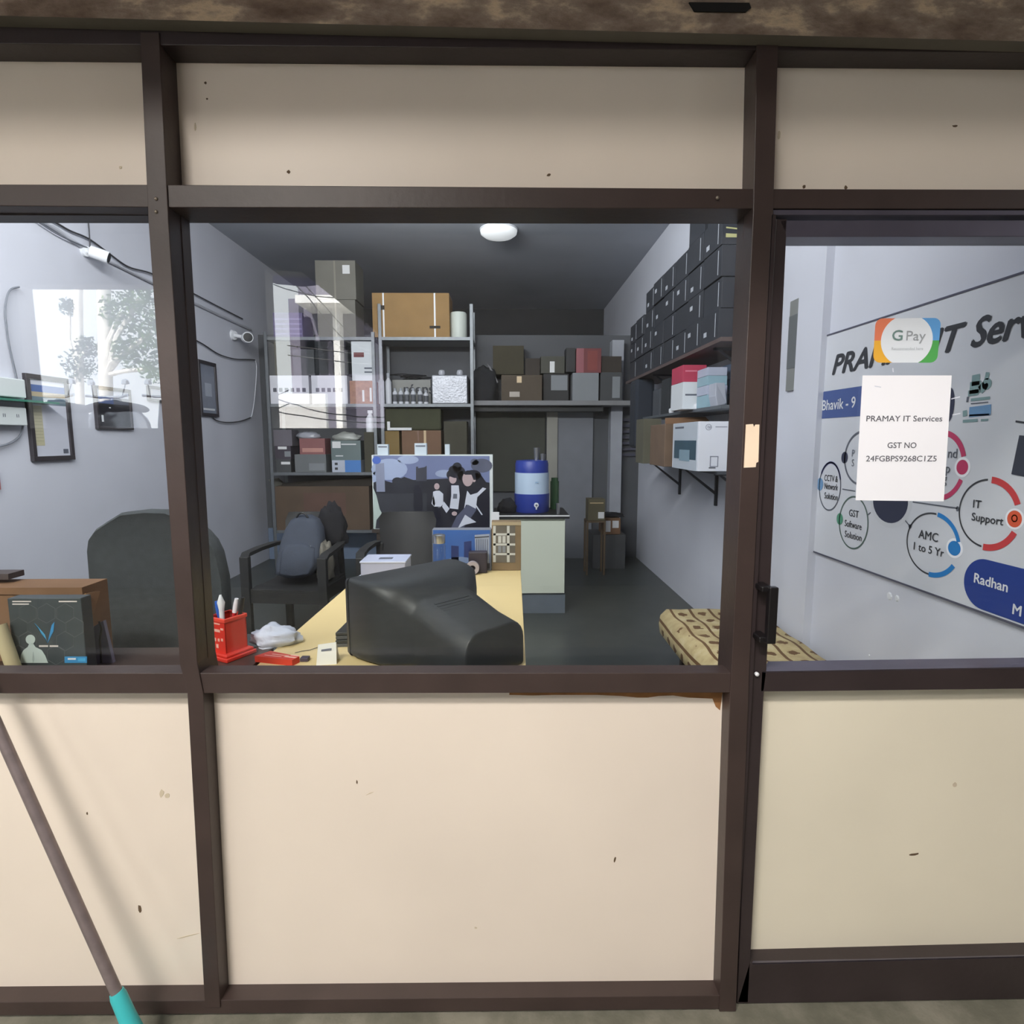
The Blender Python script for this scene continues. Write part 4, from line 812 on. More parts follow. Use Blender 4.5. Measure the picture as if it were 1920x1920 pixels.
m = MB(); a, b = aY(722, 766, RY+.1), aY(828, 804, RY+.1); m.box(a.x, b.x, RY+.06, RY+.32, zt6+.002, a.z, M('olive_sheet', (66, 68, 50), .9, 0, .15, 6, .2)); m.solo('folded_sheet', 'dark olive folded sheet lying on the ochre and brown cartons', 'sheet', bevel=.02)
m = MB(); a = aY(727, 800, RY+.05); m.box(a.x, a.x+.03, RY+.02, RY+.045, zt6+.002, zt6+.095, LAB); m.box(a.x+.03, a.x+.26, RY+.02, RY+.045, zt6+.002, zt6+.03, LAB); m.solo('bracket', 'pale L shaped bracket lying on the brown carton', 'bracket')
t = bx('cardboard_box', 'big dark brown carton on bottom shelf of the left rack', 515, 912, 694, 992, RY+.01, .42, M('big_dark_carton', (92, 76, 62), .85, 0, .12, 4), SZ[0], parts=[('print', .3, .35, .75, .85, M('reddish_print', (98, 74, 64), .8, 0, .1))])
a, b = aY(508, 900, RY), aY(700, 905, RY); zz = aY(515, 912, RY+.01).z
part('flap', None, MB().prism([(a.x+.1, RY+.02, zz+.002), (b.x-.03, RY+.02, zz+.002), (b.x-.03, RY+.2, zz+.09), (a.x+.05, RY+.2, zz+.02)], (0, 0, .004), DKC), t)
part('flap', None, MB().prism([(a.x+.04, RY+.01, zz), (a.x+.04, RY+.3, zz), (a.x-.03, RY+.3, zz+.07), (a.x-.03, RY+.01, zz+.07)], (0, 0, .004), GREYC), t)

# ------------------------------------------------------------------ long shelf on the back wall
SY = 6.45; a, b = aY(889, 752, SY).x, XR-.01; zs = zY(751, SY)
t = thing('wall_shelf', ((a+b)/2, SY+.2, zs-.05), 'long grey shelf across the back wall right of the racks', 'shelf')
part('board', None, MB().box(a, b, SY, YB, zs-.05, zs, M('grey_shelf_board', (128, 128, 130), .7)), t, bevel=.002)
part('support_rail', None, MB().box(a, 1.1, SY+.1, YB, zs-.11, zs-.055, M('dark_rail', (58, 60, 60), .7)), t)
def sh(name, label, x0, y0, x1, mat, dy=.05, dep=.25, y1=None, z=None, **k): return bx(name, label, x0, y0, x1, 750, SY+dy, dep, mat, zs if z is None else z, **k)
m = MB(); c = aY(905, 700, SY+.15); lump(m, (c.x, SY+.18, zs), (.17, .13, .26), M('black_bag_fabric', (30, 32, 36), .9), 4); m.solo('black_bag', 'slumped black bag at left end of the back shelf', 'bag', smooth=60)
m = MB(); P = [aY(x, y, SY+.12) for x, y in [(914, 682), (920, 688), (934, 716), (930, 720)]]; m.prism(P, (0, .02, 0), M('grey_strap', (104, 104, 108), .7)); m.solo('bag_strap', 'grey strap hanging over the slumped black bag', 'strap')
sh('cardboard_box', 'olive brown carton tilted on a brown carton on the back shelf', 924, 648, 982, M('dark_olive_carton', (62, 58, 42), .85), .2, .2, z=zY(702, SY+.2))
sh('cardboard_box', 'brown carton with peeling tape under the tilted olive one', 940, 703, 1016, M('mid_brown_carton', (84, 74, 62), .85), .03, .3, parts=[('tape', .2, .15, .45, .35, M('crumpled_tape', (170, 160, 150), .4)), ('tape', .38, .7, .5, .95, TAPE)])
sh('cardboard_box', 'dark brown box leaning towards the white labelled box', 985, 672, 1012, DKC, .1, .2, z=zY(703, SY+.03)+.001)
sh('cardboard_box', 'khaki box with a tall white label on the back shelf', 1014, 668, 1058, M('khaki_box', (76, 76, 68), .8), .12, .2, z=zY(700, SY+.12), parts=[('label', .38, .05, .58, .7, LAB)])
sh('dark_box', 'dark box holding the khaki one, with a pale panel', 1019, 701, 1066, M('dark_grey_carton', (56, 56, 56), .8), .1, .25, parts=[('panel', .3, .4, .95, .95, LGB)])
sh('light_grey_box', 'light grey square box on the back shelf below the red box', 1074, 699, 1122, LGB, .02, .25)
sh('dark_box', 'black box behind the red one on the back shelf', 1062, 652, 1078, BLACK, .05, .22, z=zY(698, SY+.05)+.004)
sh('red_box', 'dull red box standing on the light grey box', 1081, 653, 1126, REDB, .02, .22, z=zY(699, SY+.02)+.001, parts=[('panel', .0, .0, .3, 1, M('rose_panel', (150, 92, 98), .7)), ('panel', .45, .1, .85, .9, M('brick_panel', (130, 64, 60), .7))])
sh('brown_box', 'brown black box at right end of the back shelf, lower', 1126, 698, 1166, DGB, .04, .25, parts=[('panel', .55, .1, .9, .85, LGB)])
sh('brown_box', 'dark brown box at right end of the back shelf, upper', 1128, 668, 1164, DKC, .05, .22, z=zY(698, SY+.04)+.001)
# back floor heap
bx('dark_box', 'large dark box on the floor in the back right corner', 1112, 1003, 1172, 1050, 6.25, .4, DGB, ZF)
bx('cardboard_box', 'small carton with two white labels on the large dark box', 1130, 972, 1163, 1003, 6.27, .25, KRAFTD, zY(1003, 6.25)+.001, parts=[('label', .1, .15, .45, .85, LAB), ('label', .55, .4, .9, .85, LAB)])
m = MB(); c = aY(1150, 965, 6.3); lump(m, (c.x, 6.4, zY(972, 6.27)), (.13, .1, .035), M('black_liner', (26, 26, 28), .5), 2); m.solo('plastic_bag', 'black plastic bag on the small labelled carton in the back corner', 'plastic bag', smooth=60)
st = thing('stool', (aY(1112, 1000, 6.0).x, 6.05, ZF), 'narrow wooden stool carrying an olive carton near the back corner', 'stool')
a, b = aY(1100, 975, 5.95).x, aY(1136, 975, 5.95).x; z_s = zY(977, 5.95)
part('seat', None, MB().box(a, b, 5.95, 6.15, z_s-.02, z_s, M('old_wood', (92, 76, 56), .7)), st)
for x in (a, b-.02):
    for y in (5.95, 6.13): part('leg', None, MB().box(x, x+.02, y, y+.02, ZF, z_s-.02, M('old_wood', (92, 76, 56), .7)), st)
bx('cardboard_box', 'olive carton with a small label standing on the narrow stool', 1103, 936, 1134, 977, 5.96, .18, M('olive_brown_carton', (96, 90, 70), .85), z_s+.001, parts=[('label', .6, .1, .95, .4, LAB), ('tape', .1, .8, .9, .84, TAPE)])

# ------------------------------------------------------------------ shelves on the right wall
BSH = M('brown_shelf_edge', (92, 78, 76), .6, 0, .1); GSH = M('grey_shelf', (88, 94, 100), .6)
sx0 = 1.25
def wshelf(label, z, y0_, y1_, mat, th=.022, br_=(), sx=sx0):
    t = thing('wall_shelf', ((sx+XR)/2, (y0_+y1_)/2, z-th), label, 'shelf', 'shelves on the right wall')
    part('board', None, MB().box(sx, XR, y0_, y1_, z-th, z, mat), t, bevel=.001)
    for y in br_:
        m = MB(); dk_ = M('dark_steel_bracket', (54, 58, 64), .5, .3)
        m.box(XR-.02, XR-.001, y-.012, y+.012, z-.30, z-th, dk_); m.box(sx+.05, XR, y-.012, y+.012, z-th-.016, z-th, dk_)
        m.prism([(sx+.07, y-.008, z-th-.01), (sx+.09, y-.008, z-th-.01), (XR-.012, y-.008, z-.2), (XR-.012, y-.008, z-.225)], (0, .016, 0), dk_)
        part('bracket', None, m, t)
z1s, z2s, z3s = 2.085, 1.70, 1.312
wshelf('top brown shelf on right wall carrying the black cartons', z1s, 3.45, 6.1, BSH, .024, (3.7, 5.2))
wshelf('middle grey shelf on right wall carrying small parts boxes', z2s, 3.45, 5.4, GSH, .02, (), 1.27)
wshelf('lowest shelf on right wall on dark steel brackets', z3s, 3.42, 5.55, M('dark_shelf', (64, 68, 74), .6), .018, (3.6, 4.3, 5.2))
# black laptop cartons: eight stacks of four
LC = M('black_carton', (48, 51, 58), .7, 0, .08, 6); STR = M('white_strip', (178, 182, 190), .6)
ordn = ['nearest', 'second', 'third', 'fourth', 'fifth', 'sixth', 'seventh', 'farthest']; rown = ['bottom', 'second', 'third', 'top', 'extra top']
rnd = random.Random(21)
for c_ in range(8):
    y0_ = 3.52+c_*.315; n = 5 if c_ in (0, 1) else 4 if c_ < 6 else 3
    for r_ in range(n):
        hh = .176; z0_ = z1s+r_*hh; dx_ = rnd.uniform(0, .02); ww = .30; jy = rnd.uniform(-.004, .004)
        t = thing('laptop_carton', (1.42, y0_+.15, z0_), 'black laptop carton, %s layer in the %s stack from the window, top right shelf' % (rown[r_] if r_ != n-1 else 'topmost', ordn[c_]), 'box', 'black cartons on the top right shelf')
        part('carton', None, MB().box(sx0+.005+dx_, XR-.01, y0_+jy, y0_+.305+jy, z0_+.0015, z0_+hh-.001, LC), t, bevel=.003)
        if rnd.random() < .85: part('strip', None, MB().box(sx0+.0035+dx_, sx0+.006+dx_, y0_+jy+.05, y0_+.058+jy, z0_+.02, z0_+hh-.02, STR), t)
        if rnd.random() < .5: zc2 = z0_+rnd.uniform(.03, .1); part('label', None, MB().box(sx0+.003+dx_, sx0+.006+dx_, y0_+jy+.20, y0_+.25+jy, zc2, zc2+.028, STR), t)
        if c_ == 0 and r_ in (3, 4):
            yt = M('yellow_strap', (186, 184, 130), .6); a_ = y0_+jy-.0015; z5 = z0_+.04
            part('strap', 'crossed yellow straps', MB().prism([(sx0+.03, a_, z5+.05), (sx0+.03, a_, z5+.058), (XR-.02, a_, z5+.03), (XR-.02, a_, z5+.022)], (0, .001, 0), yt).prism([(sx0+.03, a_, z5), (sx0+.03, a_, z5+.022), (sx0+.12, a_, z5+.018), (XR-.02, a_, z5+.042), (XR-.02, a_, z5+.03), (sx0+.12, a_, z5)], (0, .001, 0), yt), t)
# middle shelf goods
def rs(name, label, x0, y0, x1, y1, Y, dep, mat, zz, **k): return bx(name, label, x0, y0, x1, y1, Y, dep, mat, zz, **k)
rs('white_box', 'white box on the middle right shelf beneath the red box', 1281, 716, 1324, 768, 3.95, .28, WHB, z2s, parts=[('print', .1, .5, .8, .56, GRY)])
rs('red_box', 'crimson box on top of the white box, middle right shelf', 1281, 684, 1324, 716, 3.96, .26, M('crimson_box', (182, 62, 88), .6), zY(716, 3.95)+.001, parts=[('print', .1, .6, .6, .68, M('pink_print', (220, 130, 150), .6))])
for i, (y, nm) in enumerate([(740, 'bottom'), (722, 'second'), (704, 'third'), (688, 'topmost')]):
    zz = z2s if i == 0 else zprev; zp = zY(y, 3.72)
    m = MB(); xa, xb_ = aY(1326, y, 3.72).x, aY(1352, y, 3.72).x; m.box(max(xa, 1.275), min(xb_+.04, 1.42), 3.72, 3.92, zz+.001, zp, M('teal_box_%d' % (i % 2), (142, 172, 184) if i % 2 == 0 else (172, 178, 196), .6))
    zprev = zp; t = m.solo('parts_box', 'pale teal parts box, %s of the pile beside the crimson box' % nm, 'box', 'teal parts boxes', bevel=.002)
for i, (y, nm) in enumerate([(735, 'bottom'), (706, 'middle'), (676, 'topmost')]):
    zz = z2s if i == 0 else zprev; zp = zY(y, 3.62); zprev = zp
    MB().box(1.43, 1.56, 3.6, 3.9, zz+.001, zp, M('slate_blue_box_%d' % i, (84, 104, 128), .6)).solo('parts_box', 'slate blue parts box, %s of the pile behind the window mullion edge' % nm, 'box', 'slate blue parts boxes', bevel=.002)
m = MB(); m.cyl((1.40, 3.55, z2s), (1.40, 3.55, z2s+.17), .012, .012, M('pale_tube', (176, 196, 206), .4), 12); m.solo('tube', 'pale upright tube in front of the teal boxes', 'tube', smooth=40)
m = MB(); a = aY(1278, 760, 3.62); m.prism([(1.285, 3.60, z2s+.14), (1.34, 3.60, z2s+.14), (1.365, 3.62, z2s+.02), (1.345, 3.62, z2s+.002), (1.30, 3.60, z2s+.002), (1.285, 3.60, z2s+.06)], (0, .12, 0), M('pale_bin', (176, 180, 192), .5)); m.solo('paper_cup_bin', 'small pale bin in front of the white box on the middle shelf', 'bin', bevel=.003)
for i, (y, h, w2, mat, lab) in enumerate([(4.15, .26, .16, DGB, 'dark parts box beyond the crimson box on the middle shelf'), (4.42, .20, .20, M('navy_bag', (44, 48, 62), .8), 'navy pouch on the middle shelf, between two dark boxes'), (4.68, .28, .18, M('charcoal_box', (46, 50, 54), .8), 'charcoal box second from far end of the middle shelf'), (4.95, .22, .2, M('smoke_box', (74, 78, 84), .8), 'smoke grey box at far end of the middle shelf')]):
    if 'pouch' in lab: mm = lump(MB(), (1.42, y+.11, z2s), (.12, .09, h*.55), mat, i); mm.solo('pouch', lab, 'pouch', smooth=60)
    else: MB().box(1.3, 1.3+w2+.05, y, y+.22, z2s+.001, z2s+h, mat).solo('parts_box', lab, 'box', bevel=.004)
for i, (y, lab) in enumerate([(4.0, 'small white knob like jar on shelf edge below the crimson box'), (4.35, 'small white jar on shelf edge further back'), (4.6, 'tiny pale jar on shelf edge near the charcoal box')]):
    MB().lathe([(.016, 0), (.02, .01), (.02, .03), (.01, .038)], (1.287, y-.06, z2s), WHITE, 12).solo('jar', lab, 'jar', 'small jars on the middle shelf', smooth=40)
# hanging things at the far end of the shelves
MB().box(1.22, 1.40, 5.5, 5.75, 1.42, 2.058, M('dark_blue_fabric', (44, 50, 60), .9)).solo('hanging_bag', 'dark blue bag hanging at far end of the right shelves', 'bag', bevel=.03)
MB().box(1.19, 1.36, 5.85, 6.1, 2.12, 2.65, M('black_bag_fabric', (30, 32, 36), .9)).solo('dark_case', 'dark case standing beyond the last stack of black cartons', 'case', bevel=.03) if False else None
# lowest shelf goods
t = bx('printer_carton', 'white printer carton with teal print on the lowest right shelf', 1308, 789, 1390, 883, 3.3, .42, M('printer_white', (226, 229, 238), .5, 0, .015), z3s, parts=[])
bpy.data.objects.remove(t)
px_ = aY(1308, 883, 3.44).x; pt = thing('printer_carton', (px_+.2, 3.45, z3s), 'white printer carton with teal side print on the lowest right shelf', 'box'); PW = M('printer_white', (226, 229, 238), .5, 0, .015)
YP1, YP2 = 3.44, 3.97; zpt = zY(790, YP1, 1308)
part('carton', None, MB().box(px_, 1.53, YP1, YP2, z3s+.001, zpt, PW), pt, bevel=.002)
m = MB(); H_ = zpt-z3s
def side(u0, u1, v0, v1, mat, k=.0008): m.box(px_-k, px_, YP2-(YP2-YP1)*u1, YP2-(YP2-YP1)*u0, z3s+H_*v0, z3s+H_*v1, mat)
side(.03, .95, .0, 1, M('printer_side_grey', (184, 192, 202), .5, 0, .02), .0006); side(.08, .92, .22, .62, M('teal_dark_print', (62, 86, 100), .5, 0, .1), .0012); side(.3, .7, .18, .42, M('teal_pale_print', (132, 156, 170), .5), .0018); side(.1, .45, .88, .92, GRY, .0018)
for (a, b, c, d_) in [(.13, .17, .84, .9)]: pass
part('side_print', None, m, pt)
m = MB(); cx_ = px_+.055; cz_ = z3s+H_*.885; lg = M('faint_grey_print', (150, 154, 168), .5, 0, 0)
for k in range(20):
    t1_, t2_ = 2*math.pi*k/20, 2*math.pi*(k+1)/20; r1, r2 = .018, .015
    m.prism([(cx_+r1*math.cos(t1_), YP1-.001, cz_+r1*math.sin(t1_)), (cx_+r1*math.cos(t2_), YP1-.001, cz_+r1*math.sin(t2_)), (cx_+r2*math.cos(t2_), YP1-.001, cz_+r2*math.sin(t2_)), (cx_+r2*math.cos(t1_), YP1-.001, cz_+r2*math.sin(t1_))], (0, .001, 0), lg)
m.text('hp', (cx_-.010, YP1-.0012, cz_-.005), (1, 0, 0), (0, 0, 1), .022, lg, 0, shear=.3)
m.box(cx_+.04, cx_+.11, YP1-.001, YP1, cz_-.001, cz_+.004, lg)
for (x0, x1, z0_, z1_) in [(.05, .056, .1, .3), (.094, .10, .1, .3), (.05, .1, .29, .31), (.05, .1, .09, .11)]: m.box(px_+x0+.02, px_+x1+.02, YP1-.001, YP1, z3s+H_*z0_, z3s+H_*z1_, lg)
m.box(px_+.045+.02, px_+.085+.02, YP1-.0012, YP1, z3s+H_*.06, z3s+H_*.085, GRY)
part('front_print', None, m, pt)
bt = thing('cardboard_box', (1.33, 4.2, z3s), 'brown carton behind the white printer carton on the lowest right shelf', 'box')
a = aY(1232, 868, 4.3)
part('carton', None, MB().box(1.10, 1.42, 4.02, 4.42, z3s+.001, zY(795, 4.02), M('tan_carton', (112, 92, 76), .85, 0, .12, 6)), bt, bevel=.004)
part('flap', None, MB().prism([(1.10, 4.02, zY(795, 4.02)), (1.42, 4.02, zY(795, 4.02)), (1.40, 4.10, zY(782, 4.02)), (1.12, 4.10, zY(784, 4.02))], (0, 0, .004), KRAFTD), bt)
m = MB(); c = aY(1203, 860, 4.55); m.lathe([(.022, 0), (.024, .02), (.024, .09), (.012, .11), (.012, .13)], (1.24, 4.9, z3s+.001), BLACK, 14); m.solo('bottle', 'small black bottle at far end of the lowest right shelf', 'bottle', smooth=40)
bx('olive_box', 'olive grey box leaning behind the brown carton under the middle shelf', 1207, 785, 1238, 868, 4.6, .25, M('olive_grey_box', (96, 94, 80), .8), z3s)

# ------------------------------------------------------------------ patterned mattress on the right
mt = mottled('patterned_ticking', [(.3, (168, 148, 108)), (.5, (190, 172, 128)), (.7, (206, 192, 156))], 9, .9, .05)
nt = mt.node_tree; bsd = nt.nodes['Principled BSDF']; old = bsd.inputs['Base Color'].links[0].from_socket
tc = nt.nodes.new('ShaderNodeTexCoord'); sp_ = nt.nodes.new('ShaderNodeSeparateXYZ'); nt.links.new(tc.outputs['Object'], sp_.inputs[0])
def mth(op, a, b=None):
    n = nt.nodes.new('ShaderNodeMath'); n.operation = op
    (nt.links.new(a, n.inputs[0]) if not isinstance(a, (int, float)) else setattr(n.inputs[0], 'default_value', a))
    if b is not None: (nt.links.new(b, n.inputs[1]) if not isinstance(b, (int, float)) else setattr(n.inputs[1], 'default_value', b))
    return n.outputs[0]
across = mth('SUBTRACT', sp_.outputs[0], mth('MULTIPLY', sp_.outputs[2], 1.0))
pp_ = mth('FRACT', mth('MULTIPLY', across, 9.0)); stripe = mth('LESS_THAN', mth('ABSOLUTE', mth('SUBTRACT', pp_, .5)), .07)
cd1 = mth('MULTIPLY', mth('SUBTRACT', mth('FRACT', mth('ADD', mth('MULTIPLY', across, 9.0), .5)), .5), .111); cd2 = mth('MULTIPLY', mth('SUBTRACT', mth('FRACT', mth('MULTIPLY', sp_.outputs[1], 8.0)), .5), .125)
nz = nt.nodes.new('ShaderNodeTexNoise'); nz.inputs['Scale'].default_value = 40; nt.links.new(tc.outputs['Object'], nz.inputs['Vector'])
dist = mth('SQRT', mth('ADD', mth('MULTIPLY', cd1, cd1), mth('MULTIPLY', cd2, cd2))); leaf = mth('LESS_THAN', mth('ADD', dist, mth('MULTIPLY', mth('SUBTRACT', nz.outputs['Fac'], .5), .05)), .026)
mk2 = mth('MAXIMUM', stripe, leaf); mixn = nt.nodes.new('ShaderNodeMix'); mixn.data_type = 'RGBA'
nt.links.new(mk2, mixn.inputs[0]); nt.links.new(old, mixn.inputs[6]); mixn.inputs[7].default_value = lin((104, 76, 48))+(1,); nt.links.new(mixn.outputs[2], bsd.inputs['Base Color'])
m = MB(); secs = []
ny = 26
for j in range(ny+1):
    y = 1.75+(3.42-1.75)*j/ny; e_ = .02 if j in (0, ny) else 0; sec_ = []; wob = .004*math.sin(j*1.3)
    x0_, x1_ = .93+.05*(1-j/ny)-.03*math.sin(j/ny*3)+e_, 1.50-e_; z0_, z1_ = .33+e_, .50-e_*1.0+wob
    prof = [(x0_+.03, z0_), (x0_, z0_+.03), (x0_-.008, (z0_+z1_)/2), (x0_, z1_-.035), (x0_+.035, z1_)]+[(x0_+.035+(x1_-.07-x0_)*k/6, z1_+.003*math.sin(k*1.7+j*.4)) for k in range(1, 6)]+[(x1_-.03, z1_), (x1_, z1_-.03), (x1_, z0_+.03), (x1_-.03, z0_)]
    secs.append([(x, y, z) for x, z in prof])
m.loft(secs, mt); m.solo('mattress', 'folded mattress in yellow brown leaf patterned stripes along the right wall', 'mattress', smooth=60)
bn2 = thing('bench', (1.25, 2.6, ZF), 'low dark bench under the patterned mattress', 'bench')
part('seat', None, MB().box(1.02, 1.5, 1.8, 3.35, .30, .325, DKB), bn2)
for x in (1.04, 1.45):
    for y in (1.83, 3.29): part('leg', None, MB().box(x, x+.04, y, y+.04, ZF, .30, DKB), bn2)

# ------------------------------------------------------------------ white cabinet and water cooler
CW = M('cream_white_cabinet', (206, 212, 196), .5, 0, .02, 1.5)
cb = thing('cabinet', (.2, 4.85, ZF), 'white cabinet with a black top carrying the water cooler', 'cabinet')
ca0, ca1 = -.075, aY(1060, 1000, 4.6).x; zc0, zc1 = zY(1113, 4.6, 1020), zY(972, 4.6, 1020)
part('body', None, MB().box(ca0, ca1, 4.615, 5.1, zc0, zc1, CW), cb, bevel=.002)
part('door', None, MB().box(ca0+.004, ca1-.004, 4.597, 4.614, zc0+.004, zc1-.02, CW), cb, bevel=.0015)
part('countertop', 'black countertop with pale edge', MB().box(ca0-.01, ca1+.03, 4.58, 5.12, zc1, zc1+.026, BLACK).box(ca0-.01, ca1+.03, 4.578, 4.581, zc1+.018, zc1+.028, LAB), cb)
part('plinth', 'grey blue plinth', MB().box(ca0+.01, ca1+.005, 4.62, 5.08, ZF, zc0, M('plinth_grey', (102, 112, 122), .7)), cb)
zct = zc1+.026
c = aY(997, 967, 4.85); cx_, cy_ = c.x, 4.85; k_ = 4.85/1099; r_ = 32*k_
wc_ = thing('water_cooler', (cx_, cy_, zct), 'blue and white insulated water jug on the white cabinet', 'water cooler')
BLj = M('cooler_blue', (42, 62, 150), .4, 0, .04); WHj = M('cooler_pale_blue', (186, 206, 228), .45, 0, .03)
H_ = 97*k_*1.0
part('base', None, MB().lathe([(r_*.97, 0), (r_*1.02, .01), (r_*1.03, H_*.36)], (cx_, cy_, zct), BLj, 36), wc_, smooth=40)
part('body', None, MB().lathe([(r_*1.0, H_*.36), (r_*1.0, H_*.76)], (cx_, cy_, zct), WHj, 36), wc_, smooth=40)
part('lid', None, MB().lathe([(r_*.97, H_*.76), (r_*.97, H_*.93), (r_*.93, H_*.96), (r_*.93, H_*.99), (r_*.4, H_)], (cx_, cy_, zct), BLj, 36), wc_, smooth=40)
tpz = zct+H_*.16; tx0 = cx_+.03
tp_ = part('tap', 'white tap', MB().cyl((tx0, cy_-r_*1.02, tpz), (tx0, cy_-r_*1.02-.02, tpz), .02, .018, WHITE, 18).cyl((tx0, cy_-r_*1.02-.012, tpz-.005), (tx0, cy_-r_*1.02-.014, tpz-.035), .008, .006, WHITE, 10), wc_, smooth=40)
m = MB().cyl((tx0, cy_-r_*1.02-.0195, tpz), (tx0, cy_-r_*1.02-.024, tpz), .009, .009, GRY, 14); m.build('tap_button', tp_)
part('emblem', None, MB().box(cx_+.02, cx_+.045, cy_-r_*1.0-.001, cy_-r_*.97, zct+H_*.57, zct+H_*.6, M('pale_blue_emblem', (150, 176, 204), .5)), wc_)
zl = zct+H_
def cup(x, y, z, r, h, lab, nm='steel_tumbler', grp='steel cups near the water cooler'):
    MB().lathe([(r*.8, 0), (r, h), (r*.9, h), (r*.75, .01)], (x, y, z), STEEL, 18).solo(nm, lab, 'cup', grp, smooth=40)
cup(cx_+.038, cy_-.02, zl, .026, .10, 'tall steel tumbler upside down on the lid of the water jug')
cup(cx_+.085, cy_-.05, zl-.003, .018, .055, 'small steel cup on the lid beside the tall tumbler')
cup(cx_+.098, cy_+.0, zl-.003, .016, .05, 'small steel cup at right rim of the jug lid')
c = aY(1046, 966, 4.66); cup(c.x, 4.66, zct, .017, .088, 'small steel tumbler on the cabinet top right of the jug')
c = aY(1040, 960, 5.0); t = thing('green_bottle', (c.x, 5.02, zct), 'green bottle standing behind the water jug', 'bottle'); GB = M('green_glass_bottle', (52, 86, 56), .25)
part('body', None, MB().lathe([(.036, 0), (.038, .01), (.038, .24)], (c.x, 5.02, zct), GB, 18), t, smooth=40); part('cap', None, MB().lathe([(.03, .24), (.03, .27)], (c.x, 5.02, zct), GB, 14), t, smooth=40)
m = MB(); c = aY(950, 960, 4.8); lump(m, (c.x+.01, 4.82, zct), (.08, .07, .075), M('black_pouch', (28, 28, 32), .9), 6); m.solo('pouch', 'small black pouch on the cabinet left of the water jug', 'pouch', smooth=60)

# ------------------------------------------------------------------ carton with the group photograph
tb = thing('side_table', (-.6, 4.7, ZF), 'dark side table under the photo printed carton', 'table')
zt7 = zY(992, 4.5, 820); xa, xb_ = aY(698, 900, 4.5).x, aY(921, 900, 4.5).x
part('top', None, MB().box(xa-.01, -.10, 4.48, 4.9, zt7-.025, zt7, DKB), tb)
for x in (xa+.02, -.16):
    for y in (4.5, 4.84): part('leg', None, MB().box(x, x+.04, y, y+.04, ZF, zt7-.025, DKB), tb)
pc = thing('photo_carton', ((xa+xb_)/2, 4.6, zt7), 'large carton printed with a blue sky photo of students walking outdoors', 'box')
zpc = zY(853, 4.5, 800)
part('carton', None, MB().box(xa, xb_+.012, 4.5, 4.66, zt7+.001, zpc, M('carton_edge_white', (210, 216, 214), .6)), pc, bevel=.001)
m = MB(); Yp = 4.4985
def q_(pts, mat, k=0): m.prism([aY(x, y, Yp-k*.0008) for x, y in pts], (0, .0007, 0), mat)
def c_(x, y, rx, ry, mat, k=0, n=18): q_([(x+rx*math.cos(2*math.pi*i/n), y+ry*math.sin(2*math.pi*i/n)) for i in range(n)], mat, k)
skyb = M('photo_sky_blue', (108, 118, 154), .35, 0, .25, 1.2); cl_ = M('photo_cloud', (150, 162, 190), .35, 0, .1, 3); bk_ = M('photo_dark', (34, 36, 46), .35, 0, .25, 8); nv_ = M('photo_navy', (24, 26, 40), .35, 0, .1)
bd_ = M('photo_building', (58, 60, 72), .35, 0, .15); sk_ = M('photo_skin', (176, 156, 158), .4, 0, .08); wt_ = M('photo_white', (196, 200, 212), .4, 0, .06); lw_ = M('photo_lawn', (50, 52, 60), .35, 0, .2, 5); gt_ = M('photo_grey_tree', (84, 88, 106), .35, 0, .2, 8)
q_([(700, 854), (918, 855), (918, 991), (700, 991)], skyb)
c_(730, 880, 34, 20, cl_, 1); c_(765, 862, 20, 8, cl_, 1); c_(832, 888, 16, 7, cl_, 1); c_(708, 895, 10, 16, cl_, 1)
q_([(700, 905), (715, 899), (735, 905), (758, 894), (775, 900), (800, 899), (860, 896), (918, 905), (918, 991), (700, 991)], bk_, 2)
q_([(780, 875), (784, 875), (784, 878), (796, 876), (800, 873), (800, 902), (780, 902)], bd_, 3)
q_([(700, 925), (745, 926), (800, 925), (800, 991), (700, 991)], lw_, 3)
for i, (x, y) in enumerate([(850, 876), (857, 870), (863, 878), (846, 884), (866, 886), (856, 890)]): c_(x, y+6, 9, 9, bk_, 3)
c_(745, 902, 10, 7, bk_, 3); c_(903, 873, 20, 13, gt_, 3); c_(890, 866, 8, 6, gt_, 3)
q_([(704, 870), (720, 868), (722, 922), (706, 922)], M('photo_pale_tower', (128, 134, 156), .35), 3); c_(706, 863, 8, 7, M('photo_flag_blue', (66, 96, 178), .4), 4)
q_([(700, 915), (706, 930), (712, 955), (716, 962), (706, 975), (704, 991), (700, 991)], M('photo_pale_green', (176, 190, 184), .4), 4)
# walkers in the print
q_([(776, 912), (786, 908), (792, 925), (793, 950), (789, 975), (781, 975), (775, 950)], nv_, 4)
q_([(812, 922), (818, 920), (824, 920), (831, 926), (831, 945), (825, 952), (816, 952), (811, 944)], wt_, 5); q_([(812, 950), (827, 950), (828, 972), (822, 976), (814, 974)], nv_, 5); c_(819, 912, 5, 6, sk_, 5); q_([(813, 928), (809, 944), (814, 950), (816, 944)], wt_, 5)
q_([(838, 915), (847, 905), (862, 908), (870, 920), (868, 975), (845, 978), (838, 950)], nv_, 5); q_([(846, 910), (860, 910), (862, 930), (859, 955), (843, 953), (846, 930)], wt_, 6); c_(849, 898, 7, 9, sk_, 6); q_([(842, 888), (856, 886), (860, 896), (851, 896), (843, 893)], nv_, 7); q_([(832, 940), (843, 954), (837, 962), (829, 950)], wt_, 6)
q_([(850, 926), (857, 926), (857, 935), (849, 935)], GRY, 7)
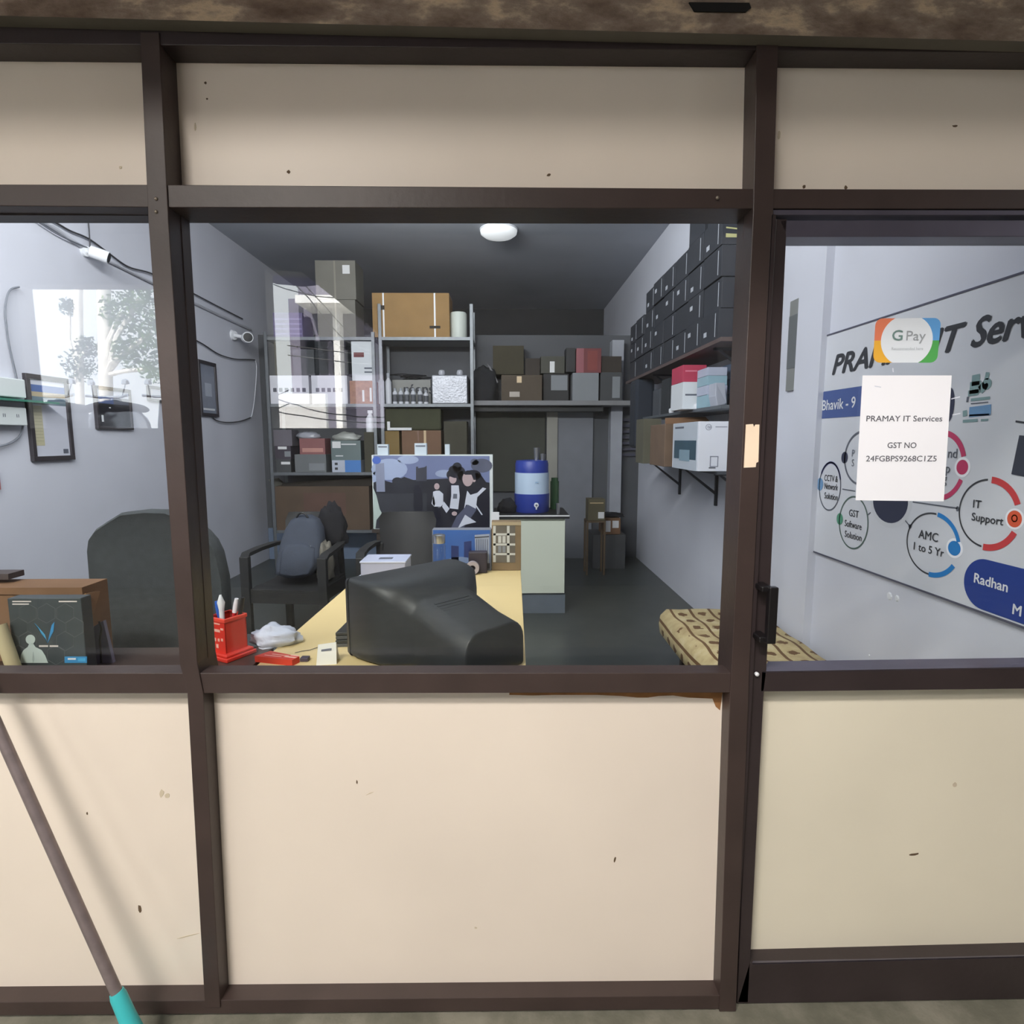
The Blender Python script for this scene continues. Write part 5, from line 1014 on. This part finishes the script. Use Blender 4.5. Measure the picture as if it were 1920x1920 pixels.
c_(887, 891, 15, 10, nv_, 6); q_([(882, 884), (900, 888), (912, 905), (906, 915), (893, 905)], nv_, 6); c_(877, 898, 10, 14, sk_, 7); q_([(867, 886), (877, 882), (890, 884), (893, 900), (888, 900), (884, 890), (872, 890)], nv_, 8); c_(889, 900, 3, 4, sk_, 8)
q_([(876, 918), (890, 916), (903, 914), (918, 930), (918, 991), (850, 991), (866, 960)], nv_, 7); q_([(876, 920), (882, 928), (895, 924), (905, 914), (912, 916), (895, 932), (892, 955), (874, 946), (870, 955), (873, 935)], wt_, 8)
q_([(877, 946), (894, 955), (880, 975), (868, 991), (845, 991), (856, 968)], M('photo_folder', (78, 82, 104), .4), 9); q_([(872, 965), (893, 979), (872, 984), (858, 991)], wt_, 10); q_([(892, 945), (905, 965), (903, 966), (891, 948)], wt_, 9); c_(852, 963, 5, 4, sk_, 10)
part('photo_print', None, m, pc)
m = MB(); a, b = aY(921, 960, 4.49), aY(936, 992, 4.49); m.box(a.x, b.x, 4.49, 4.495, zt7+.002, a.z, LAB); part('end_flap', 'white end flap', m, pc)
for i, (x0, y0, x1, lab) in enumerate([(707, 833, 728, 'white card on left end of the photo printed carton'), (777, 831, 800, 'white card on middle of the photo printed carton'), (834, 833, 843, 'narrow white card on right part of the photo printed carton')]):
    bx('card', lab, x0, y0, x1, 853, 4.53, .05, M('pale_card', (186, 196, 204), .6), zpc, 'card', 'white cards on the photo carton', parts=[('print', .1, .7, .9, .82, GRY)] if i < 2 else ())

# ------------------------------------------------------------------ goods at the far end of the desk
YE = 2.87
t = thing('building_carton', (-.15, YE+.03, ZD), 'carton printed with blue sky and office towers on the desk end', 'box')
xa, xb_ = aY(811, 1040, YE).x, aY(921, 1040, YE).x; ztb = zY(993, YE, 860)
part('carton', None, MB().box(xa, xb_, YE, YE+.07, ZD+.001, ztb, M('carton_side_grey', (120, 124, 134), .6)), t, bevel=.001)
m = MB(); Yp = YE-.0012
q_([(812, 994), (919, 994), (919, 1066), (812, 1066)], M('sky_print_blue', (54, 96, 164), .4, 0, .15, 2)); q_([(846, 1023), (860, 1024), (860, 1058), (846, 1058)], M('tower_print_navy', (32, 50, 104), .4), 1); q_([(870, 1016), (884, 1014), (884, 1045), (870, 1045)], M('tower_print_navy', (32, 50, 104), .4), 1)
tg = M('tower_print_grey', (150, 158, 174), .4, 0, .1, 8); q_([(890, 1003), (918, 1001), (918, 1060), (892, 1060)], tg, 1); q_([(890, 1007), (917, 1005), (917, 1007), (890, 1009)], INK, 2)
for k in range(6): q_([(893+4*k, 1011), (894.5+4*k, 1011), (894.5+4*k, 1050), (893+4*k, 1050)], M('tower_line', (96, 102, 120), .4, 0, 0), 2)
c_(862, 1052, 24, 8, M('haze_print', (110, 130, 166), .4), 1); q_([(812, 1056), (919, 1056), (919, 1066), (812, 1066)], M('ground_print', (64, 66, 80), .4), 2)
part('print', None, m, t)
t = thing('window_carton', (.02, YE+.03, ZD), 'brown taped carton with white window grid print on the desk end', 'box')
xa, xb_ = aY(922, 1000, YE).x, aY(977, 1000, YE).x; ztb = zY(979, YE, 950)
part('carton', None, MB().box(xa, xb_, YE, YE+.08, ZD+.001, ztb, M('aged_carton', (128, 108, 80), .7, 0, .2, 8)), t, bevel=.001)
m = MB(); gw = M('grid_print_white', (196, 196, 188), .6, 0, .06); gd = M('grid_print_brown', (104, 98, 88), .6, 0, .15)
q_([(925, 983), (966, 983), (966, 1055), (925, 1055)], gd)
for y in (1002, 1021, 1039): q_([(925, y-2), (966, y-2), (966, y+2), (925, y+2)], gw, 1)
for x in (927, 953): q_([(x-2.5, 986), (x+2.5, 986), (x+2.5, 1054), (x-2.5, 1054)], gw, 1)
for x in (937, 945): q_([(x-3, 1005), (x+3, 1005), (x+3, 1018), (x-3, 1018)], gw, 1); q_([(x-3, 1024), (x+3, 1024), (x+3, 1036), (x-3, 1036)], LGB, 1)
q_([(922, 979), (977, 979), (977, 985), (922, 985)], M('glossy_tape', (176, 160, 130), .2), 2)
part('print', None, m, t)
# dark tape holder with a roll in front of the towers
c = aY(890, 1063, 2.78); t = thing('tape_dispenser', (c.x, 2.80, ZD), 'dark purple holder with a pale tape roll in front of the tower print', 'tape dispenser')
a, b = aY(878, 1036, 2.80), aY(913, 1036, 2.80)
part('holder', None, MB().box(a.x, b.x, 2.81, 2.86, ZD+.001, a.z, M('purple_black', (52, 46, 56), .5)), t, bevel=.006)
c = aY(886, 1054, 2.78); m = MB(); secs = []
for i in range(25):
    t_ = 2*math.pi*i/24; secs.append([(c.x+r_*math.cos(t_), y_, ZD+.034+r_*math.sin(t_)) for r_, y_ in [(.032, 2.775), (.032, 2.80), (.014, 2.80), (.014, 2.775)]])
m.loft(secs, M('tape_roll_pale', (166, 156, 158), .5), cap=False); part('roll', None, m, t, smooth=40)
# glass bottle with steel cap
c = aY(824, 1063, 2.72); t = thing('glass_bottle', (c.x, 2.72, ZD), 'clear glass water bottle with a steel cap on the desk', 'bottle'); k_ = 2.72/1099
CLR = clear('clear_bottle_glass', (.82, .85, .88), 1.45, .02); WTR = M('white_bottle_sleeve', (170, 176, 184), .3, 0, .05)
zb0, zb1 = ZD+.001, zY(1018, 2.72, 824)
part('glass', None, MB().lathe([(12*k_, 0), (12*k_, zb1-zb0-.01), (9.5*k_, zb1-zb0)], (c.x, 2.72, zb0), CLR, 22), t, smooth=40)
part('sleeve', None, MB().lathe([(11*k_, .002), (11*k_, .052)], (c.x, 2.72, zb0), WTR, 20), t, smooth=40)
part('cap', 'brushed steel cap', MB().lathe([(11.5*k_, zb1-zb0), (12*k_, zb1-zb0+.004), (12*k_, zY(1003, 2.72, 824)-zb0), (10*k_, zY(1002, 2.72, 824)-zb0)], (c.x, 2.72, zb0), STEEL, 22), t, smooth=40)
# clear box with papers at left of the desk
a, b = aZ(672, 1078, ZD), aZ(762, 1078, ZD); yb_ = 2.55
xa, xb_ = aY(676, 1070, yb_).x, aY(760, 1070, yb_).x; zx = zY(1056, yb_, 720)
t = thing('plastic_case', ((xa+xb_)/2, yb_+.06, ZD), 'flat clear plastic case with papers on the desk behind the monitor', 'case'); PCm = M('frosted_plastic', (168, 172, 196), .25, 0, .06)
part('case', None, MB().box(xa, xb_, yb_, yb_+.16, ZD+.006, zx, PCm), t, bevel=.004); part('lid', None, MB().box(xa-.003, xb_+.003, yb_-.003, yb_+.163, zx, zx+.008, M('frosted_lid', (192, 198, 220), .2)), t, bevel=.002)
part('label', None, MB().box(xa+.07, xa+.13, yb_+.05, yb_+.09, zx+.008, zx+.0088, GRY), t)
m = MB(); m.prism([aZ(x, y, ZD) for x, y in [(648, 1097), (700, 1098), (760, 1080), (680, 1076)]], (0, 0, .003), M('loose_paper', (186, 190, 204), .7)); m.solo('loose_papers', 'loose white papers on the desk in front of the clear case', 'paper')
m = MB(); m.prism([aZ(x, y, ZD+.0035) for x, y in [(700, 1088), (745, 1086), (750, 1079), (712, 1078)]], (0, 0, .002), PAPER); m.solo('note_sheet', 'bright white slip lying on the loose papers', 'paper')

# ------------------------------------------------------------------ plastic armchairs
CHM = M('dark_moulded_plastic', (40, 40, 40), .5, 0, .08, 8)
def armchair(cx_, cy_, label, rot=0):
    t = thing('plastic_armchair', (cx_, cy_, ZF), label, 'chair', 'dark plastic armchairs'); M_ = Matrix.Translation((cx_, cy_, ZF)) @ Matrix.Rotation(rot, 4, 'Z')
    def B(): return MB(M_)
    m = B(); secs = []  # curved seat
    for j in range(7):
        y = -.24+.46*j/6; z = .43-.02*math.sin(j/6*math.pi)-(.02 if j == 0 else 0); secs.append([(-.23, y, z+.012), (-.12, y, z), (0, y, z-.004), (.12, y, z), (.23, y, z+.012), (.23, y, z-.02), (0, y, z-.03), (-.23, y, z-.02)])
    m.loft(secs, CHM); part('seat', None, m, t, smooth=50)
    m = B(); secs = []
    for j in range(9):
        v = j/8; z = .42+.455*v; y = .21+.09*v; w_ = .215-.02*math.sin(v*math.pi)+(0 if v < .9 else -.03*(v-.9)*10)
        secs.append([(w_*math.sin(a*R(1))*1.0, y-.05*abs(math.sin(a*R(1)))**2+.0, z) for a in range(-90, 91, 22)]+[(w_*math.sin(a*R(1)), y-.05*abs(math.sin(a*R(1)))**2+.018, z) for a in range(90, -91, -22)])
    m.loft(secs, CHM); part('backrest', None, m, t, smooth=50)
    for s_ in (-1, 1):
        m = B(); P = [(s_*.21, .24, .66), (s_*.245, .12, .665), (s_*.265, -.05, .66), (s_*.27, -.2, .65), (s_*.265, -.24, .62)]
        m.loft([[(x-.028, y, z-.012), (x+.028, y, z-.012), (x+.028, y, z+.012), (x-.028, y, z+.012)] for x, y, z in P], CHM); part('armrest', None, m, t, smooth=50)
        m = B(); m.loft([[(s_*(.262+.006*k)-.03, -.25+.01*k, z), (s_*(.262+.006*k)+.03, -.25+.01*k, z), (s_*(.262+.006*k)+.03, -.21+.01*k, z), (s_*(.262+.006*k)-.03, -.21+.01*k, z)] for k, z in [(0, .64), (0, .42), (1, .2), (2, 0)]], CHM); part('leg', None, m, t, bevel=.004)
        m = B(); m.loft([[(s_*(.2+.02*k)-.025, .2+.05*k, z), (s_*(.2+.02*k)+.025, .2+.05*k, z), (s_*(.2+.02*k)+.025, .235+.05*k, z), (s_*(.2+.02*k)-.025, .235+.05*k, z)] for k, z in [(0, .66), (.2, .42), (.8, .2), (1.3, 0)]], CHM); part('leg', None, m, t, bevel=.004)
        m = B(); m.box(s_*.23-.01, s_*.23+.01, -.22, .2, .33, .42, CHM); part('side_apron', None, m, t)
    m = B(); m.box(-.24, .24, -.235, -.22, .33, .42, CHM); part('front_apron', None, m, t)
c1x = aY(556, 1035, 3.95).x; armchair(c1x, 4.0, 'dark plastic armchair holding a backpack near the left wall', R(-6))
c2x = aY(757, 1035, 3.95).x; armchair(c2x, 4.0, 'empty dark plastic armchair in front of the photo printed carton', R(4))
# backpack
BPK = M('slate_backpack', (62, 68, 80), .85, 0, .1, 14, .1)
bp2 = thing('backpack', (c1x-.02, 3.95, ZF+.44), 'slate grey backpack sitting on the armchair near the left wall', 'backpack')
outl = [(514, 1080), (513, 1060), (517, 1020), (523, 995), (531, 980), (545, 972), (565, 972), (582, 980), (592, 996), (597, 1020), (598, 1045), (592, 1066), (584, 1080), (560, 1086), (535, 1086)]
P = [aY(x, y, 3.93) for x, y in outl]; zmin = min(p.z for p in P); cen = sum(P, Vector())/len(P); secs = []
for dy, k in [(-.03, .78), (-.015, .93), (.03, 1), (.09, 1), (.12, .93), (.13, .7)]:
    secs.append([(cen.x+(p.x-cen.x)*k, 3.93+dy+(p.z-zmin)*.30, max(ZF+.445, cen.z+(p.z-cen.z)*k)) for p in P])
part('body', None, MB().loft(secs, BPK), bp2, smooth=60)
Q = [aY(x, y, 3.9) for x, y in [(522, 1078), (522, 1040), (530, 1025), (560, 1022), (585, 1030), (588, 1060), (580, 1078), (550, 1083)]]; cq = sum(Q, Vector())/len(Q)
part('front_pocket', None, MB().loft([[(cq.x+(p.x-cq.x)*k, 3.895+dy+(p.z-zmin)*.25, cq.z+(p.z-cq.z)*k) for p in Q] for dy, k in [(-.012, .85), (0, .98), (.03, 1)]], BPK), bp2, smooth=60)
h_ = aY(555, 972, 3.93); part('carry_handle', None, MB().tube([(h_.x-.04+.08*i/8, 4.05, h_.z-.01+.035*math.sin(math.pi*i/8)) for i in range(9)], .007, BLACK), bp2)
h_ = aY(579, 1026, 3.9); part('badge', None, MB().lathe([(.005, 0), (.003, .003)], (h_.x, 3.935, h_.z), STEEL, 10, (0, -1, 0)), bp2)
m = MB(); c = aY(620, 985, 4.2); lump(m, (c.x, 4.22, c.z-.14), (.105, .06, .2), M('black_jacket', (28, 28, 32), .95), 8, k=.3); m.solo('jacket', 'black jacket hung over the right of the backpack armchair', 'jacket', smooth=60)
m = MB(); c = aY(612, 1045, 4.0); lump(m, (c.x-.01, 4.02, ZF+.445), (.055, .09, .17), M('khaki_cloth', (112, 108, 98), .9, 0, .15, 10), 12, k=.3); m.solo('cloth_bag', 'khaki cloth bag tucked right of the slate backpack', 'bag', smooth=60)

# ------------------------------------------------------------------ outside, seen mirrored in the glass
OG = mottled('bright_paved_yard', [(.3, (150, 146, 136)), (.7, (186, 182, 172))], 1.2, .9, .05)
struct(MB().box(-30, 30, -40, -3.2, .5, 1.1, OG), 'floor_yard')
BK = M('bark', (216, 212, 204), .9, 0, .2, 5); LF = M('leaf_green', (96, 128, 60), .7, 0, .35, 3); LF2 = M('leaf_dark_green', (62, 92, 48), .7, 0, .35, 3)
def tree(px, Yr, r_, label, crowns, leaf, seed):
    b = rf(px, 700, Yr); t = thing('tree', (b.x, Yr, 1.1), label, 'tree', 'trees across the yard'); top = rf(px+6, 540, Yr); rd = random.Random(seed)
    m = MB(); mid = (b.x+.1, Yr, (1.1+top.z)/2); m.tube([(b.x, Yr, 1.1), mid, (top.x, Yr, top.z)], r_, BK, 10)
    for (cx_, cy_, cr_) in crowns: e = rf(cx_, cy_, Yr); m.tube([mid, ((b.x+e.x)/2, Yr+.1, (mid[2]+e.z)/2), (e.x, Yr, e.z)], r_*.4, BK, 6)
    part('trunk', None, m, t, smooth=50); m = MB()
    for (cx_, cy_, cr_) in crowns:
        e = rf(cx_, cy_, Yr); R_ = cr_/1099*(2*YG-Yr)
        for k in range(int(420)):
            v = Vector((rd.gauss(0, 1), rd.gauss(0, 1), rd.gauss(0, 1))).normalized()*R_*rd.uniform(.4, 1.05); c = e+v; s_ = rd.uniform(.05, .12)*R_**.5
            u_ = Vector((rd.gauss(0, 1), rd.gauss(0, 1), rd.gauss(0, 1))).normalized(); w2 = u_.orthogonal().normalized(); m.poly([c-u_*s_, c+w2*s_*.5, c+u_*s_, c-w2*s_*.5], leaf)
    f_ = part('foliage', None, m, t); f_['kind'] = 'stuff'
tree(188, -9, .12, 'tall pale trunked tree reflected in the left pane', [(228, 585, 34), (262, 560, 30), (285, 625, 36), (240, 660, 30), (290, 690, 26)], LF, 1)
tree(140, -12, .1, 'darker bushy tree left of the pale trunk in the reflection', [(130, 575, 16), (150, 685, 30), (165, 650, 20)], LF2, 2)
tree(330, -11, .12, 'leafy tree behind the mullion in the reflection', [(320, 600, 40), (350, 660, 40)], LF, 3)
# scooters parked behind the parapet
SCB = [M('scooter_blue_black', (36, 40, 58), .15, .3, .1), M('scooter_black', (24, 24, 28), .12, .3, .1), M('scooter_silver', (150, 154, 162), .15, .6, .1)]
CHR = M('chrome', (210, 212, 216), .06, 1, .02)
def scooter(px, Yr, k, label):
    x = rf(px, 750, Yr).x; M_ = Matrix.Translation((x, Yr, 1.1)) @ Matrix.Rotation(R(6+5*k), 4, 'Z'); t = thing('scooter', (x, Yr, 1.1), label, 'scooter', 'scooters parked in the yard'); B = lambda: MB(M_); mt_ = SCB[k % 3]
    for y in (-.6, .6): part('wheel', None, B().cyl((-.05, y, .24), (.05, y, .24), .24, .24, BLACK, 20), t, smooth=40)
    part('body', None, lump(B(), (0, .35, .35), (.17, .42, .34), mt_, k, k=.1), t, smooth=60)
    part('front_shield', None, B().loft([[(-.16, -.36, .3), (.16, -.36, .3), (.16, -.32, .3), (-.16, -.32, .3)], [(-.2, -.42, .6), (.2, -.42, .6), (.2, -.36, .6), (-.2, -.36, .6)], [(-.1, -.38, .92), (.1, -.38, .92), (.1, -.32, .92), (-.1, -.32, .92)]], mt_), t, smooth=50, bevel=.01)
    part('seat', None, lump(B(), (0, .35, .74), (.15, .4, .08), BLACK, k+5, k=.05), t, smooth=60)
    part('handlebar', None, B().tube([(-.32, -.28, .98), (-.15, -.34, .96), (.15, -.34, .96), (.32, -.28, .98)], .018, CHR), t, smooth=50)
    part('floorboard', None, B().box(-.14, .14, -.35, .1, .26, .32, mt_), t)
    for s_ in (-1, 1): mm = part('mirror', None, lump(B(), (s_*.26, -.32, 1.12), (.06, .02, .05), CHR, k, k=.02), t, smooth=60); B().tube([(s_*.22, -.3, .98), (s_*.26, -.32, 1.12)], .006, CHR).build('mirror_stem', mm)
    part('headlamp', None, lump(B(), (0, -.42, .86), (.09, .05, .07), CHR, k, k=.02), t, smooth=60)
for i, (px, lab) in enumerate([(60, 'blue black scooter leftmost in the reflected row'), (165, 'black scooter in the middle of the reflected row'), (270, 'silver scooter rightmost in the reflected row')]): scooter(px, -4.6-.1*(i % 2), i, lab)
# white building with columns across the yard
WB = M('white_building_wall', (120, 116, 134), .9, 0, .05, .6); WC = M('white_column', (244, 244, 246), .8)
bg_ = thing('building', (-3, -11, 1.1), 'white building with square columns reflected in the main pane', 'building')
def RB_(x0, y0, x1, y1, Yr, dep, mat, name, z=None):
    a, b = rf(x0, y0, Yr), rf(x1, y1, Yr); return part(name, None, MB().box(a.x, b.x, Yr-dep, Yr, 1.1 if z is None else z, a.z, mat), bg_)
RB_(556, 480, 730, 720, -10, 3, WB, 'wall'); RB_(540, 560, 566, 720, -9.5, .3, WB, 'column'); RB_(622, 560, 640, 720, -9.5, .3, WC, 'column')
a, b = rf(560, 572, -9.2), rf(730, 572, -9.2)
part('canopy', None, MB().box(a.x, b.x, -10, -9.0, a.z, a.z+.15, WC), bg_)
for (x0, x1) in [(575, 615), (648, 700)]:
    a, b = rf(x0, 640, -9.98), rf(x1, 700, -9.98); part('window', None, MB().box(a.x, b.x, -10.0, -9.97, b.z, a.z, M('dark_window_glass', (50, 54, 60), .1)), bg_)
a, b = rf(510, 738, -6), rf(612, 800, -6); m = MB().box(a.x, b.x, -6.12, -6, 1.1, a.z, WC); m.solo('boundary_wall', 'bright white low wall across the yard in the main pane reflection', 'wall')
m = MB(); a = rf(528, 498, -3.6); UM = M('purple_umbrella_fabric', (64, 54, 120), .8)
um = thing('umbrella', (a.x, -3.75, 1.1), 'dark purple market umbrella just outside the porch opening', 'umbrella')
secs = [[(a.x+r_*math.cos(2*math.pi*i/8), -3.9+r_*math.sin(2*math.pi*i/8), a.z+h) for i in range(8)] for r_, h in [(.40, -.04), (.22, .06), (.03, .13)]]
part('canopy', None, MB().loft(secs, UM), um); part('pole', None, MB().cyl((a.x-.3, -3.9, 1.1), (a.x-.3, -3.9, a.z+.0), .02, .02, STEEL), um); part('arm', None, MB().cyl((a.x-.3, -3.9, a.z-.02), (a.x, -3.9, a.z-.02), .012, .012, STEEL), um)
wl_ = ['upper slack overhead wire in the main pane reflection', 'second overhead wire crossing the reflected building', 'third overhead wire running steeply down to the right', 'fourth reflected wire level with the red print', 'fifth reflected wire below the fourth', 'sixth reflected wire low across the white wall', 'seventh reflected wire, the lowest']
for lab, pts in zip(wl_, [[(505, 530), (560, 548), (610, 557), (670, 557)], [(535, 512), (580, 560), (620, 610), (650, 640), (712, 665)], [(560, 520), (610, 575), (660, 630), (716, 675)], [(655, 662), (690, 663), (716, 664)], [(655, 680), (716, 682)], [(512, 745), (560, 760), (600, 772), (650, 778), (690, 782)], [(512, 770), (570, 780), (640, 789), (700, 792)]]):
    P = [rf(x, y, -5.2) for x, y in pts]; Q = []
    for i in range(len(P)-1):
        for k in range(5): tt = k/5; Q.append(P[i].lerp(P[i+1], tt)+Vector((0, 0, -.01*math.sin(math.pi*tt))))
    Q.append(P[-1]); MB().tube([(o2l-.6, -5.2, Q[0].z+.1)]+Q+[(o2r+.5, -5.2, Q[-1].z-.03)], .007, CD, 6).solo('overhead_wire', lab, 'wire', 'overhead wires')
